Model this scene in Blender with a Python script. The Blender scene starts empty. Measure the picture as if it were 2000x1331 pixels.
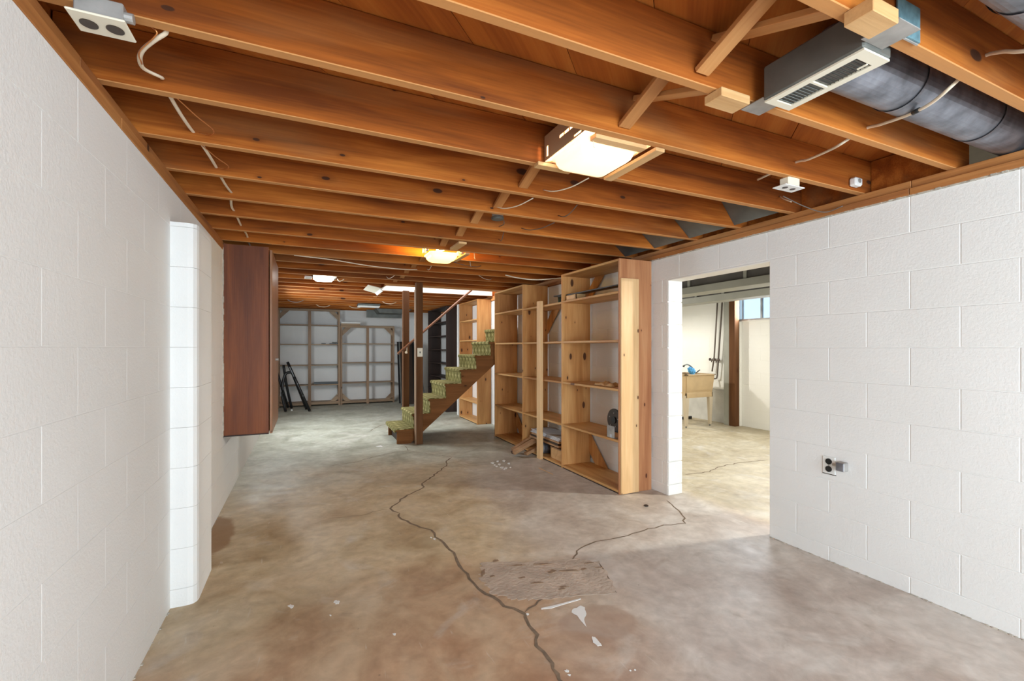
import bpy, bmesh, math, random
from mathutils import Vector, Matrix
random.seed(7)
S = bpy.context.scene
COL = S.collection

# ------------------------------------------------------------ camera, world, lights, exposure
cam_d = bpy.data.cameras.new('camera'); cam = bpy.data.objects.new('camera', cam_d); COL.objects.link(cam)
cam.location = (0, 0, 1.306); cam.rotation_euler = (math.radians(90), 0, -0.4289)
cam_d.sensor_width = 36; cam_d.lens = 882.0/2000*36; cam_d.shift_y = 14.9/2000
cam_d.clip_start = 0.02
S.camera = cam
S.view_settings.view_transform = 'Standard'; S.view_settings.look = 'None'
S.view_settings.gamma = 1; S.view_settings.use_curve_mapping = False
S.view_settings.exposure = 0.43
w = bpy.data.worlds.new('world'); S.world = w; w.use_nodes = True
wb = w.node_tree.nodes['Background']; wb.inputs[0].default_value = (.55, .76, 1, 1); wb.inputs[1].default_value = 1.15

def area(name, loc, rot, sx, sy, power, col):
    l = bpy.data.lights.new(name, 'AREA'); l.shape = 'RECTANGLE'; l.size = sx; l.size_y = sy
    l.energy = power; l.color = col
    o = bpy.data.objects.new(name, l); COL.objects.link(o); o.location = loc; o.rotation_euler = rot
    return o
R = math.radians
# added cool fill light, unseen behind the camera
area('rear_cool_fill', (1.1, -2.42, 1.30), (R(90), 0, 0), 2.6, 1.5, 150, (.74, .90, 1))
# daylight through the window in the left wall beyond the cabinet
area('daylight_left_window', (-.60, 7.7, 1.68), (0, R(-62), 0), .7, 1.15, 58, (.88, .96, 1))
# daylight coming down the stairwell
area('daylight_stairwell', (2.0, 6.83, 3.3), (0, 0, 0), 1.6, .6, 36, (.95, .97, 1))
# laundry room: window and ceiling bulb
area('daylight_laundry_window', (6.60, 4.7, 1.97), (0, R(90), 0), .38, 1.2, 50, (.85, .93, 1))
def bulb(name, loc, power, col, r=.05):
    l = bpy.data.lights.new(name, 'POINT'); l.energy = power; l.color = col; l.shadow_soft_size = r
    o = bpy.data.objects.new(name, l); COL.objects.link(o); o.location = loc
bulb('laundry_bulb', (4.8, 1.75, 1.95), 175, (1, .97, .88), .09)
bulb('laundry_hidden_fill', (4.5, 6.9, 2.0), 105, (1, .97, .9), .09)  # added fill, out of view, that brightens the sink walls
bulb('rear_warm_fill', (1.2, -1.2, 2.05), 26, (1, .9, .75), .1)  # added warm fill, unseen behind the camera

# ------------------------------------------------------------ materials
def newmat(name):
    m = bpy.data.materials.new(name); m.use_nodes = True
    nt = m.node_tree; return m, nt, nt.nodes['Principled BSDF']
def N(nt, typ, **k):
    n = nt.nodes.new(typ)
    for a, b in k.items():
        if a in n.inputs: n.inputs[a].default_value = b
        else: setattr(n, a, b)
    return n
def L(nt, a, b): nt.links.new(a, b)
def ramp(nt, src, stops):
    r = nt.nodes.new('ShaderNodeValToRGB'); e = r.color_ramp.elements
    while len(e) < len(stops): e.new(.5)
    for i, (p, c) in enumerate(stops):
        e[i].position = p; e[i].color = tuple(c) + (1,) if len(c) == 3 else c
    L(nt, src, r.inputs[0]); return r
def mixc(nt, fac, a, b, mode='MIX'):
    m = nt.nodes.new('ShaderNodeMix'); m.data_type = 'RGBA'; m.blend_type = mode
    for s, v in ((m.inputs[0], fac), (m.inputs[6], a), (m.inputs[7], b)):
        if hasattr(v, 'links') or hasattr(v, 'is_linked'): L(nt, v, s)
        else: s.default_value = v if isinstance(v, (int, float)) else (tuple(v) + (1,) if len(v) == 3 else v)
    return m.outputs[2]
def mth(nt, op, a, b=None, c=None):
    m = nt.nodes.new('ShaderNodeMath'); m.operation = op
    for i, v in enumerate((a, b, c)):
        if v is None: continue
        if hasattr(v, 'is_linked'): L(nt, v, m.inputs[i])
        else: m.inputs[i].default_value = v
    return m.outputs[0]
def plain(name, col, rough=.6, metal=0, emis=None, es=0, noise=0, nscale=8, bump=0, bscale=80):
    m, nt, b = newmat(name)
    b.inputs['Base Color'].default_value = (*col, 1); b.inputs['Roughness'].default_value = rough
    b.inputs['Metallic'].default_value = metal
    if emis: b.inputs['Emission Color'].default_value = (*emis, 1); b.inputs['Emission Strength'].default_value = es
    tc = N(nt, 'ShaderNodeTexCoord')
    if noise:
        n = N(nt, 'ShaderNodeTexNoise', Scale=nscale, Detail=5.0); L(nt, tc.outputs['Object'], n.inputs['Vector'])
        r = ramp(nt, n.outputs[0], [(.3, [x*(1-noise) for x in col]), (.7, [min(1, x*(1+noise*.6)) for x in col])])
        L(nt, r.outputs[0], b.inputs['Base Color'])
    if bump:
        n2 = N(nt, 'ShaderNodeTexNoise', Scale=bscale, Detail=3.0); L(nt, tc.outputs['Object'], n2.inputs['Vector'])
        bp = N(nt, 'ShaderNodeBump', Strength=bump, Distance=.01); L(nt, n2.outputs[0], bp.inputs['Height']); L(nt, bp.outputs[0], b.inputs['Normal'])
    return m
def wood(name, axis, dark, mid, light, knots=.5, kcol=(.07, .025, .01), rough=.55, kscale=1.0, streak=None, edge=None, thin=None):
    """timber with the grain along one object axis, knots scattered, each piece offset by its own random"""
    thin = thin or {'X': 'Y', 'Y': 'Z', 'Z': 'Y'}[axis]
    m, nt, b = newmat(name)
    tc = N(nt, 'ShaderNodeTexCoord'); oi = N(nt, 'ShaderNodeObjectInfo')
    off = N(nt, 'ShaderNodeVectorMath', operation='SCALE'); off.inputs[0].default_value = (37, 53, 71); L(nt, oi.outputs['Random'], off.inputs['Scale'])
    add = N(nt, 'ShaderNodeVectorMath', operation='ADD'); L(nt, tc.outputs['Object'], add.inputs[0]); L(nt, off.outputs[0], add.inputs[1])
    i = 'XYZ'.index(axis)
    def mp(along, across):
        s = [across]*3; s[i] = along
        q = N(nt, 'ShaderNodeMapping'); q.inputs['Scale'].default_value = s; L(nt, add.outputs[0], q.inputs[0]); return q.outputs[0]
    n1 = N(nt, 'ShaderNodeTexNoise', Scale=1.0, Detail=4.0, Distortion=.6); L(nt, mp(.9, 9), n1.inputs['Vector'])
    n2 = N(nt, 'ShaderNodeTexNoise', Scale=1.0, Detail=2.0); L(nt, mp(4, 120), n2.inputs['Vector'])
    f = mth(nt, 'ADD', mth(nt, 'MULTIPLY', n1.outputs[0], .8), mth(nt, 'MULTIPLY', n2.outputs[0], .22))
    # small piece-to-piece tone shift
    f = mth(nt, 'ADD', f, mth(nt, 'MULTIPLY', mth(nt, 'SUBTRACT', oi.outputs['Random'], .5), .12))
    c = ramp(nt, f, [(.32, dark), (.52, mid), (.70, light)]).outputs[0]
    if streak:
        n3 = N(nt, 'ShaderNodeTexNoise', Scale=1.0, Detail=3.0); L(nt, mp(.8, 3.2), n3.inputs['Vector'])
        c = mixc(nt, ramp(nt, n3.outputs[0], [(.56, (0, 0, 0)), (.74, (.7, .7, .7))]).outputs[0], c, streak)
    if knots:
        v = N(nt, 'ShaderNodeTexVoronoi', voronoi_dimensions='2D', Scale=1.0, Randomness=1.0)
        th_ = 'XYZ'.index(thin); ot = ({0, 1, 2}-{i, th_}).pop()
        sx_ = N(nt, 'ShaderNodeSeparateXYZ'); L(nt, add.outputs[0], sx_.inputs[0]); cb_ = N(nt, 'ShaderNodeCombineXYZ')
        L(nt, mth(nt, 'MULTIPLY', sx_.outputs[i], 3.0*kscale), cb_.inputs[0]); L(nt, mth(nt, 'MULTIPLY', sx_.outputs[ot], 6.5*kscale), cb_.inputs[1])
        L(nt, cb_.outputs[0], v.inputs['Vector'])
        d = v.outputs['Distance']; sep = N(nt, 'ShaderNodeSeparateColor'); L(nt, v.outputs['Color'], sep.inputs[0])
        thr = mth(nt, 'MULTIPLY', mth(nt, 'LESS_THAN', sep.outputs[0], knots), mth(nt, 'ADD', mth(nt, 'MULTIPLY', mth(nt, 'POWER', sep.outputs[1], 2.2), .115), .022))
        rr = mth(nt, 'DIVIDE', d, mth(nt, 'ADD', thr, .0001))
        halo = ramp(nt, rr, [(0, (1, 1, 1)), (.5, (.0, .0, .0))])
        rr2 = mth(nt, 'MULTIPLY', rr, .5)
        core = ramp(nt, rr2, [(0, (1, 1, 1)), (.40, (.95, .95, .95)), (.52, (0, 0, 0))])
        rr3 = mth(nt, 'MULTIPLY', rr, .25)
        hal = ramp(nt, rr3, [(.2, (.45, .45, .45)), (.75, (0, 0, 0))])
        c = mixc(nt, hal.outputs[0], c, dark)
        c = mixc(nt, core.outputs[0], c, kcol)
    if edge:      # light from below painted in: downward faces mixed paler
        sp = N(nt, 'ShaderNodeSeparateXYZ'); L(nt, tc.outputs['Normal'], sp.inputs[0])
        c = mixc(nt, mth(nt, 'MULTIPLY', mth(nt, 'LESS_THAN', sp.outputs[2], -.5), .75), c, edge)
    L(nt, c, b.inputs['Base Color'])
    b.inputs['Roughness'].default_value = rough; b.inputs['Specular IOR Level'].default_value = .25 if rough > .55 else .4
    bp = N(nt, 'ShaderNodeBump', Strength=.15, Distance=.003); L(nt, n2.outputs[0], bp.inputs['Height']); L(nt, bp.outputs[0], b.inputs['Normal'])
    return m

JD, JM, JL = (.16, .038, .005), (.335, .087, .010), (.55, .172, .025)
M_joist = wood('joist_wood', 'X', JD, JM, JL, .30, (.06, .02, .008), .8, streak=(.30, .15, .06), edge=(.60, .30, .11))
M_deck = wood('deck_wood', 'X', (.28, .07, .010), (.42, .12, .016), (.50, .17, .03), .15, rough=.8)
M_brace = wood('bridging_wood', 'X', (.36, .14, .04), (.50, .22, .07), (.60, .30, .11), .15)
M_sill = wood('sill_wood', 'Y', (.26, .09, .03), (.42, .17, .05), (.55, .26, .09), .3)
PD, PM, PL = (.44, .18, .05), (.60, .285, .092), (.74, .41, .16)
M_pineZ = wood('pine_upright', 'Z', PD, PM, PL, .7, (.09, .03, .012), .5, .95)
M_pineY = wood('pine_shelf', 'Y', PD, (.64, .36, .13), PL, .12, (.16, .06, .02), .5)
M_pineE = wood('pine_end_panel', 'Z', (.36, .135, .055), (.49, .215, .095), (.59, .295, .14), .6, (.10, .025, .01), .5, 1.0)
M_pineL = wood('pine_pale', 'Z', (.64, .38, .17), (.78, .50, .25), (.85, .59, .33), .35, (.12, .045, .02), .5, 1.1)
M_pineLX = wood('pine_pale_crosswise', 'X', (.52, .28, .11), (.66, .40, .18), (.76, .50, .26), .2)
M_backZ = wood('aged_pine_upright', 'Z', (.22, .13, .07), (.32, .20, .12), (.40, .27, .17), .3)
M_backX = wood('aged_pine_shelf', 'X', (.24, .15, .09), (.34, .23, .14), (.44, .31, .20), .2)
M_post = wood('post_wood', 'Z', (.085, .035, .013), (.125, .052, .019), (.17, .075, .030), .15, rough=.85)
M_string = wood('stringer_wood', 'X', (.15, .055, .015), (.21, .082, .024), (.27, .11, .034), .2, rough=.8)
M_dark = wood('dark_stained_wood', 'Z', (.018, .009, .006), (.03, .014, .009), (.05, .022, .014), .1)
M_cab = wood('cabinet_plywood', 'Z', (.11, .024, .003), (.175, .042, .006), (.25, .068, .011), .0, rough=.5)
M_cabside = wood('cabinet_door_wood', 'Z', (.24, .10, .045), (.33, .15, .07), (.40, .20, .10), .1, rough=.4)
M_rail = wood('handrail_wood', 'X', (.14, .05, .018), (.21, .08, .03), (.28, .12, .05), .0, rough=.4)
M_scrap = wood('scrap_wood', 'Y', (.28, .15, .07), (.40, .22, .11), (.50, .30, .16), .2)
M_white = plain('white_paint', (.80, .79, .765), .7)
def wallmat(name, col, col2):
    m, nt, b = newmat(name); b.inputs['Roughness'].default_value = .62
    g = N(nt, 'ShaderNodeNewGeometry')
    n = N(nt, 'ShaderNodeTexNoise', Scale=1.3, Detail=3.0); L(nt, g.outputs['Position'], n.inputs['Vector'])
    c = ramp(nt, n.outputs[0], [(.35, col), (.65, col2)]).outputs[0]
    v = N(nt, 'ShaderNodeTexVoronoi', Scale=1.6); L(nt, g.outputs['Position'], v.inputs['Vector'])
    c = mixc(nt, ramp(nt, v.outputs['Distance'], [(.006, (.8, .8, .8)), (.012, (0, 0, 0))]).outputs[0], c, (.25, .2, .16))
    L(nt, c, b.inputs['Base Color'])
    n2 = N(nt, 'ShaderNodeTexNoise', Scale=95.0, Detail=3.0, Roughness=.65); L(nt, g.outputs['Position'], n2.inputs['Vector'])
    bp = N(nt, 'ShaderNodeBump', Strength=.28, Distance=.006); L(nt, n2.outputs[0], bp.inputs['Height']); L(nt, bp.outputs[0], b.inputs['Normal'])
    return m
M_wall = wallmat('painted_block', (.80, .785, .76), (.84, .83, .81))
M_wallc = wallmat('painted_block_cream', (.84, .835, .78), (.87, .865, .82))
M_metal = plain('galvanised_steel', (.40, .38, .36), .5, .35, noise=.35, nscale=9)
M_metald = plain('dull_sheet_metal', (.17, .175, .16), .55, .5, noise=.3, nscale=6)
M_duct = plain('round_duct_steel', (.27, .28, .32), .42, .75, noise=.5, nscale=11, bump=.1, bscale=30)
M_blue = plain('blue_tape', (.15, .27, .31), .7, noise=.4, nscale=30)
M_plate = plain('ivory_plastic', (.80, .74, .60), .4)
M_platew = plain('white_plastic', (.82, .81, .78), .4)
M_black = plain('black_plastic', (.012, .012, .013), .35)
M_brownp = plain('dark_brown_plastic', (.035, .02, .012), .35)
M_cable = plain('cable_sheath', (.80, .68, .52), .5)
M_copper = plain('bare_copper_wire', (.70, .28, .09), .35, .7)
M_wire = plain('grey_wire', (.13, .10, .08), .5)
M_tan = plain('tan_reflection_steel', (.42, .26, .15), .5)  # tan base colour holds the timber reflected in the metal
M_mortar = plain('old_mortar', (.50, .45, .38), .9, noise=.3, nscale=20, bump=.5, bscale=60)
M_glow1 = plain('lit_glass_shade', (.9, .88, .8), .3, emis=(1, .80, .46), es=.75)
M_glow2 = plain('lit_glass_shade_yellow', (.9, .85, .6), .3, emis=(1, .78, .22), es=1.7)
M_glow3 = plain('lit_tube', (.9, .9, .9), .3, emis=(1, .97, .92), es=7)
M_bulb1 = plain('lit_bulb', (1, 1, 1), .3, emis=(1, .85, .62), es=45)
M_bulb2 = plain('lit_bulb_yellow', (1, 1, 1), .3, emis=(1, .72, .22), es=60)
M_bulb3 = plain('lit_bulb_white', (1, 1, 1), .3, emis=(1, .95, .88), es=30)
M_paint = plain('white_paint_splash', (.82, .82, .80), .6)
M_crack = plain('crack_dirt', (.21, .15, .10), .95, noise=.3, nscale=25)
M_greyp = plain('grey_painted_wood', (.30, .30, .255), .6, noise=.12, nscale=4)
M_greyd = plain('dark_grey_painted_wood', (.10, .092, .082), .7, noise=.2, nscale=5)
M_sink = plain('aged_fibreglass', (.47, .33, .17), .45, noise=.12, nscale=5)
M_sinkleg = plain('sink_leg_paint', (.50, .42, .30), .5)
M_paper = plain('paper', (.62, .63, .66), .7)
M_found = plain('bare_foundation_paint', (.55, .54, .50), .8, noise=.15, nscale=5)
M_floorbase = None
def floormat():
    m, nt, b = newmat('worn_concrete')
    g = N(nt, 'ShaderNodeNewGeometry'); P = g.outputs['Position']
    def noise(sc, det=5.0, dist=0.0, rough=.55, vec=None):
        n = N(nt, 'ShaderNodeTexNoise', Scale=sc, Detail=det, Distortion=dist, Roughness=rough); L(nt, vec or P, n.inputs['Vector']); return n.outputs[0]
    sx = N(nt, 'ShaderNodeSeparateXYZ'); L(nt, P, sx.inputs[0]); X, Y = sx.outputs[0], sx.outputs[1]
    big = noise(.8, 4.0, .4)
    mid = noise(2.4, 6.0, .8)
    fine = noise(14, 6.0, .3)
    # base: tan concrete, reddish at the near end, grey-green at the far end
    tan = ramp(nt, mid, [(.30, (.39, .285, .165)), (.5, (.52, .42, .275)), (.68, (.60, .51, .37))]).outputs[0]
    gry = ramp(nt, mid, [(.30, (.31, .315, .25)), (.5, (.43, .44, .365)), (.68, (.53, .545, .47))]).outputs[0]
    red = ramp(nt, mid, [(.30, (.37, .215, .13)), (.5, (.48, .325, .21)), (.68, (.55, .42, .295))]).outputs[0]
    pal = ramp(nt, mid, [(.30, (.40, .34, .30)), (.5, (.51, .46, .42)), (.68, (.60, .565, .53))]).outputs[0]
    def sm(v, a, bb):
        mr = N(nt, 'ShaderNodeMapRange', interpolation_type='SMOOTHSTEP'); L(nt, v, mr.inputs[0]); mr.inputs[1].default_value = a; mr.inputs[2].default_value = bb
        return mr.outputs[0]
    jit = mth(nt, 'MULTIPLY', mth(nt, 'SUBTRACT', big, .5), 3.0)
    far = sm(mth(nt, 'ADD', Y, jit), 3.9, 6.0)
    near = sm(mth(nt, 'ADD', Y, jit), 3.0, 1.7)
    c = mixc(nt, near, tan, red)
    # pale zone towards the right-hand wall of the main room
    pz = mth(nt, 'MULTIPLY', sm(mth(nt, 'ADD', mth(nt, 'SUBTRACT', X, mth(nt, 'MULTIPLY', Y, .22)), mth(nt, 'MULTIPLY', jit, .5)), .35, 1.1), mth(nt, 'SUBTRACT', 1.0, sm(X, 2.95, 3.25)))
    c = mixc(nt, mth(nt, 'MULTIPLY', pz, .85), c, pal)
    farm = mth(nt, 'MULTIPLY', far, mth(nt, 'SUBTRACT', 1.0, sm(X, 2.9, 3.1)))
    c = mixc(nt, farm, c, gry)
    # laundry-room side: olive tan
    lz = sm(X, 3.05, 3.3)
    oli = ramp(nt, mid, [(.30, (.36, .29, .18)), (.5, (.46, .39, .26)), (.70, (.53, .47, .35))]).outputs[0]
    c = mixc(nt, lz, c, oli)
    # blotches and chalky swirls
    bl = noise(1.6, 5.0, 2.2)
    c = mixc(nt, ramp(nt, bl, [(.57, (0, 0, 0)), (.72, (.5, .5, .5))]).outputs[0], c, (.60, .58, .54))
    b2 = noise(5.0, 4.0, 1.2)
    c = mixc(nt, ramp(nt, b2, [(.60, (0, 0, 0)), (.76, (.4, .4, .4))]).outputs[0], c, (.28, .21, .15))
    c = mixc(nt, .8, c, ramp(nt, fine, [(.25, (.84, .83, .82)), (.75, (1.2, 1.2, 1.2))]).outputs[0], 'MULTIPLY')
    c = mixc(nt, .8, c, ramp(nt, noise(5.5, 7.0, 1.5, .7), [(.30, (.90, .885, .87)), (.7, (1.15, 1.155, 1.16))]).outputs[0], 'MULTIPLY')
    # fine pale scratches and dark specks
    mp_ = N(nt, 'ShaderNodeMapping'); mp_.inputs['Scale'].default_value = (1, .12, 1); mp_.inputs['Rotation'].default_value = (0, 0, .6); L(nt, P, mp_.inputs[0])
    c = mixc(nt, ramp(nt, noise(42, 2.0, .5, .5, mp_.outputs[0]), [(.70, (0, 0, 0)), (.78, (.45, .45, .45))]).outputs[0], c, (.66, .63, .58))
    vv = N(nt, 'ShaderNodeTexVoronoi', Scale=5.0); L(nt, P, vv.inputs['Vector'])
    c = mixc(nt, ramp(nt, vv.outputs['Distance'], [(.012, (.7, .7, .7)), (.03, (0, 0, 0))]).outputs[0], c, (.20, .14, .10))
    # brown drip stain by the left wall
    def ell(cx, cy, rx, ry, col, amt, c):
        dx = mth(nt, 'DIVIDE', mth(nt, 'SUBTRACT', X, cx), rx); dy = mth(nt, 'DIVIDE', mth(nt, 'SUBTRACT', Y, cy), ry)
        d = mth(nt, 'SQRT', mth(nt, 'ADD', mth(nt, 'MULTIPLY', dx, dx), mth(nt, 'MULTIPLY', dy, dy)))
        d = mth(nt, 'ADD', d, mth(nt, 'MULTIPLY', mth(nt, 'SUBTRACT', mid, .5), 1.1))
        return mixc(nt, mth(nt, 'MULTIPLY', sm(d, 1.0, .8), amt), c, col)
    c = ell(-.60, 3.75, .16, .50, (.30, .165, .075), .8, c)
    c = ell(1.28, 1.80, .22, .16, (.36, .24, .17), .5, c)
    c = ell(.75, 3.0, .10, .10, (.33, .25, .14), .4, c)
    L(nt, c, b.inputs['Base Color'])
    rg = ramp(nt, bl, [(.3, (.42, .42, .42)), (.7, (.62, .62, .62))]); L(nt, rg.outputs[0], b.inputs['Roughness'])
    bp = N(nt, 'ShaderNodeBump', Strength=.12, Distance=.01); L(nt, fine, bp.inputs['Height']); L(nt, bp.outputs[0], b.inputs['Normal'])
    return m
M_floor = floormat()
M_patch = plain('skim_coat_patch', (.53, .425, .34), .85, noise=.25, nscale=7, bump=.6, bscale=45)
M_ridge = plain('skim_coat_scar', (.30, .20, .13), .9, noise=.3, nscale=20)
def carpetmat():
    m, nt, b = newmat('diamond_carpet'); b.inputs['Roughness'].default_value = .95
    uv = N(nt, 'ShaderNodeUVMap'); s = N(nt, 'ShaderNodeSeparateXYZ'); L(nt, uv.outputs[0], s.inputs[0])
    U = mth(nt, 'MULTIPLY', s.outputs[0], 1/.15); V = mth(nt, 'MULTIPLY', s.outputs[1], 1/.25)
    row = mth(nt, 'FLOOR', mth(nt, 'MULTIPLY', V, 2.0))
    def tri(v, sh):
        return mth(nt, 'ABSOLUTE', mth(nt, 'SUBTRACT', mth(nt, 'FRACT', mth(nt, 'ADD', v, sh)), .5))
    d1 = mth(nt, 'ADD', tri(U, 0), tri(V, 0)); d2 = mth(nt, 'ADD', tri(U, .5), tri(V, .5))
    d = mth(nt, 'MINIMUM', d1, d2)      # 0 at a diamond's heart, .5 at its rim
    c = ramp(nt, d, [(0, (.56, .50, .25)), (.11, (.46, .405, .18)), (.15, (.14, .125, .03)), (.25, (.17, .15, .035)), (.29, (.40, .35, .14)), (.35, (.30, .26, .085)), (.41, (.11, .095, .02)), (.5, (.13, .11, .025))]).outputs[0]
    n = N(nt, 'ShaderNodeTexNoise', Scale=220.0, Detail=2.0); tc = N(nt, 'ShaderNodeTexCoord'); L(nt, tc.outputs['Object'], n.inputs['Vector'])
    c = mixc(nt, .6, c, ramp(nt, n.outputs[0], [(.3, (.6, .6, .6)), (.7, (1.3, 1.3, 1.3))]).outputs[0], 'MULTIPLY')
    L(nt, c, b.inputs['Base Color'])
    bp = N(nt, 'ShaderNodeBump', Strength=.6, Distance=.006); L(nt, n.outputs[0], bp.inputs['Height']); L(nt, bp.outputs[0], b.inputs['Normal'])
    return m
M_carpet = carpetmat()
def glassmat(name, col, rough=.05):
    m, nt, b = newmat(name); b.inputs['Base Color'].default_value = (*col, 1); b.inputs['Transmission Weight'].default_value = 1
    b.inputs['Roughness'].default_value = rough; b.inputs['IOR'].default_value = 1.2; return m
M_glass = glassmat('frosted_window_glass', (.93, .97, 1), .35)
M_glassd = glassmat('green_glass', (.25, .33, .30), .1)

# ------------------------------------------------------------ builders
def wloc(o):
    v = Vector((0, 0, 0))
    while o is not None: v += o.location; o = o.parent
    return v
def link(name, me, mat, loc, parent=None, rot=None):
    if mat is not None and not me.materials: me.materials.append(mat)
    o = bpy.data.objects.new(name, me); COL.objects.link(o)
    loc = Vector(loc)
    if parent is not None: o.parent = parent; loc = loc - wloc(parent)
    o.location = loc
    if rot is not None: o.rotation_euler = rot
    return o
CACHE = {}
def boxmesh(dx, dy, dz, mat, bev):
    key = (round(dx, 4), round(dy, 4), round(dz, 4), mat.name, bev)
    if key in CACHE: return CACHE[key]
    bm = bmesh.new(); bmesh.ops.create_cube(bm, size=1)
    bmesh.ops.scale(bm, vec=(dx, dy, dz), verts=bm.verts)
    if bev: bmesh.ops.bevel(bm, geom=bm.edges[:], offset=min(bev, min(dx, dy, dz)*.4), segments=1, affect='EDGES')
    me = bpy.data.meshes.new('box'); bm.to_mesh(me); bm.free(); me.materials.append(mat); CACHE[key] = me
    return me
def box(name, lo, hi, mat, parent=None, bev=.002, rot=None):
    lo, hi = Vector(lo), Vector(hi); d = hi-lo
    me = boxmesh(abs(d.x), abs(d.y), abs(d.z), mat, bev)
    return link(name, me, mat, (lo+hi)/2, parent, rot)
def bmobj(name, bm, mat, loc=(0, 0, 0), parent=None, smooth=False, rot=None):
    bmesh.ops.recalc_face_normals(bm, faces=bm.faces)
    me = bpy.data.meshes.new(name); bm.to_mesh(me); bm.free()
    if smooth:
        for p in me.polygons: p.use_smooth = True
    return link(name, me, mat, loc, parent, rot)
def addbox(bm, lo, hi, M=None):
    r = bmesh.ops.create_cube(bm, size=1)['verts']; lo, hi = Vector(lo), Vector(hi)
    bmesh.ops.scale(bm, vec=[max(1e-5, abs(c)) for c in (hi-lo)], verts=r); bmesh.ops.translate(bm, vec=(lo+hi)/2, verts=r)
    if M is not None: bmesh.ops.transform(bm, matrix=M, verts=r)
    return r
def multibox(name, boxes, mat, parent=None, bev=0):
    lo = Vector([min(min(b[0][i], b[1][i]) for b in boxes) for i in range(3)]); hi = Vector([max(max(b[0][i], b[1][i]) for b in boxes) for i in range(3)])
    c = (lo+hi)/2; bm = bmesh.new()
    for a, b in boxes: addbox(bm, Vector(a)-c, Vector(b)-c)
    if bev: bmesh.ops.bevel(bm, geom=bm.edges[:], offset=bev, segments=1, affect='EDGES')
    return bmobj(name, bm, mat, c, parent)
def prism(name, pts, axis, a0, a1, mat, parent=None, bev=0):
    """polygon pts (2D) extruded along axis from a0 to a1"""
    def P(p, a):
        return {'X': (a, p[0], p[1]), 'Y': (p[0], a, p[1]), 'Z': (p[0], p[1], a)}[axis]
    cx = sum(p[0] for p in pts)/len(pts); cy = sum(p[1] for p in pts)/len(pts); ca = (a0+a1)/2
    bm = bmesh.new()
    A = [bm.verts.new(P((p[0]-cx, p[1]-cy), a0-ca)) for p in pts]; B = [bm.verts.new(P((p[0]-cx, p[1]-cy), a1-ca)) for p in pts]
    bm.faces.new(A); bm.faces.new(B[::-1]); n = len(pts)
    for i in range(n): bm.faces.new((A[i], B[i], B[(i+1) % n], A[(i+1) % n]))
    if bev: bmesh.ops.bevel(bm, geom=bm.edges[:], offset=bev, segments=1, affect='EDGES')
    return bmobj(name, bm, mat, P((cx, cy), ca), parent)
def tube(name, pts, r, mat, parent=None, seg=8, flat=1.0, closed=False):
    """round bar along a polyline (points smoothed already)"""
    pts = [Vector(p) for p in pts]; c = sum(pts, Vector())/len(pts); bm = bmesh.new(); rings = []
    rr = r if isinstance(r, (list, tuple)) else [r]*len(pts)
    up = Vector((0, 0, 1))
    for i, p in enumerate(pts):
        t = (pts[min(i+1, len(pts)-1)]-pts[max(i-1, 0)]).normalized()
        s = t.cross(up)
        if s.length < .1: s = t.cross(Vector((0, 1, 0)))
        s.normalize(); n = s.cross(t)
        rings.append([bm.verts.new(p-c + s*math.cos(2*math.pi*k/seg)*rr[i] + n*math.sin(2*math.pi*k/seg)*rr[i]*flat) for k in range(seg)])
    for a, b in zip(rings, rings[1:]):
        for k in range(seg): bm.faces.new((a[k], a[(k+1) % seg], b[(k+1) % seg], b[k]))
    bm.faces.new(rings[0]); bm.faces.new(rings[-1][::-1])
    return bmobj(name, bm, mat, c, parent, smooth=True)
def spline(pts, n=6):
    P = [Vector(p) for p in pts]; P = [2*P[0]-P[1]]+P+[2*P[-1]-P[-2]]; out = []
    for i in range(1, len(P)-2):
        for k in range(n):
            t = k/n; a, b, c, d = P[i-1:i+3]
            out.append(.5*((2*b)+(c-a)*t+(2*a-5*b+4*c-d)*t*t+(3*b-a-3*c+d)*t**3))
    out.append(P[-2]); return out
def cyl(name, loc, r, h, mat, parent=None, axis='Z', seg=24, r2=None, bev=0):
    bm = bmesh.new(); bmesh.ops.create_cone(bm, cap_ends=True, segments=seg, radius1=r, radius2=r if r2 is None else r2, depth=h)
    if bev:
        bmesh.ops.bevel(bm, geom=[e for e in bm.edges if abs(e.verts[0].co.z-e.verts[1].co.z) < 1e-6], offset=bev, segments=2, affect='EDGES')
    if axis == 'X': bmesh.ops.rotate(bm, matrix=Matrix.Rotation(R(90), 3, 'Y'), verts=bm.verts)
    if axis == 'Y': bmesh.ops.rotate(bm, matrix=Matrix.Rotation(R(90), 3, 'X'), verts=bm.verts)
    return bmobj(name, bm, mat, loc, parent)
def bar(name, p0, p1, w, t, mat, parent=None, wdir=(1, 0, 0), bev=.0015, cut=None):
    """straight board from p0 to p1, width w along wdir, thickness t"""
    p0, p1 = Vector(p0), Vector(p1); d = (p1-p0); ln = d.length; z = d.normalized(); x = Vector(wdir); x = (x-z*x.dot(z)).normalized(); y = z.cross(x)
    # mesh along local X so that 'X' grain follows the board
    Mx = Matrix((z, x, y)).transposed().to_4x4()
    me = boxmesh(ln, w, t, mat, bev)
    o = link(name, me, mat, (p0+p1)/2, parent); o.rotation_euler = Mx.to_euler(); return o
def thing(name, label, cat, loc=(0, 0, 0), group=None, kind=None):
    o = bpy.data.objects.new(name, None); COL.objects.link(o); o.location = loc; o.empty_display_size = .1
    return tag(o, label, cat, group, kind)
def tag(o, label=None, cat=None, group=None, kind=None):
    if label: o['label'] = label
    if cat: o['category'] = cat
    if group: o['group'] = group
    if kind: o['kind'] = kind
    return o
def struct(o, label, cat=None): return tag(o, label, None, None, 'structure')

XL, XR, XR2 = -.617, 2.92, 3.085
YB, YF = -2.5, 11.42
ZT, ZJ, ZD = 2.112, 2.198, 2.393
C, Z0 = .2033, 1.31
XO = 6.66
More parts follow.
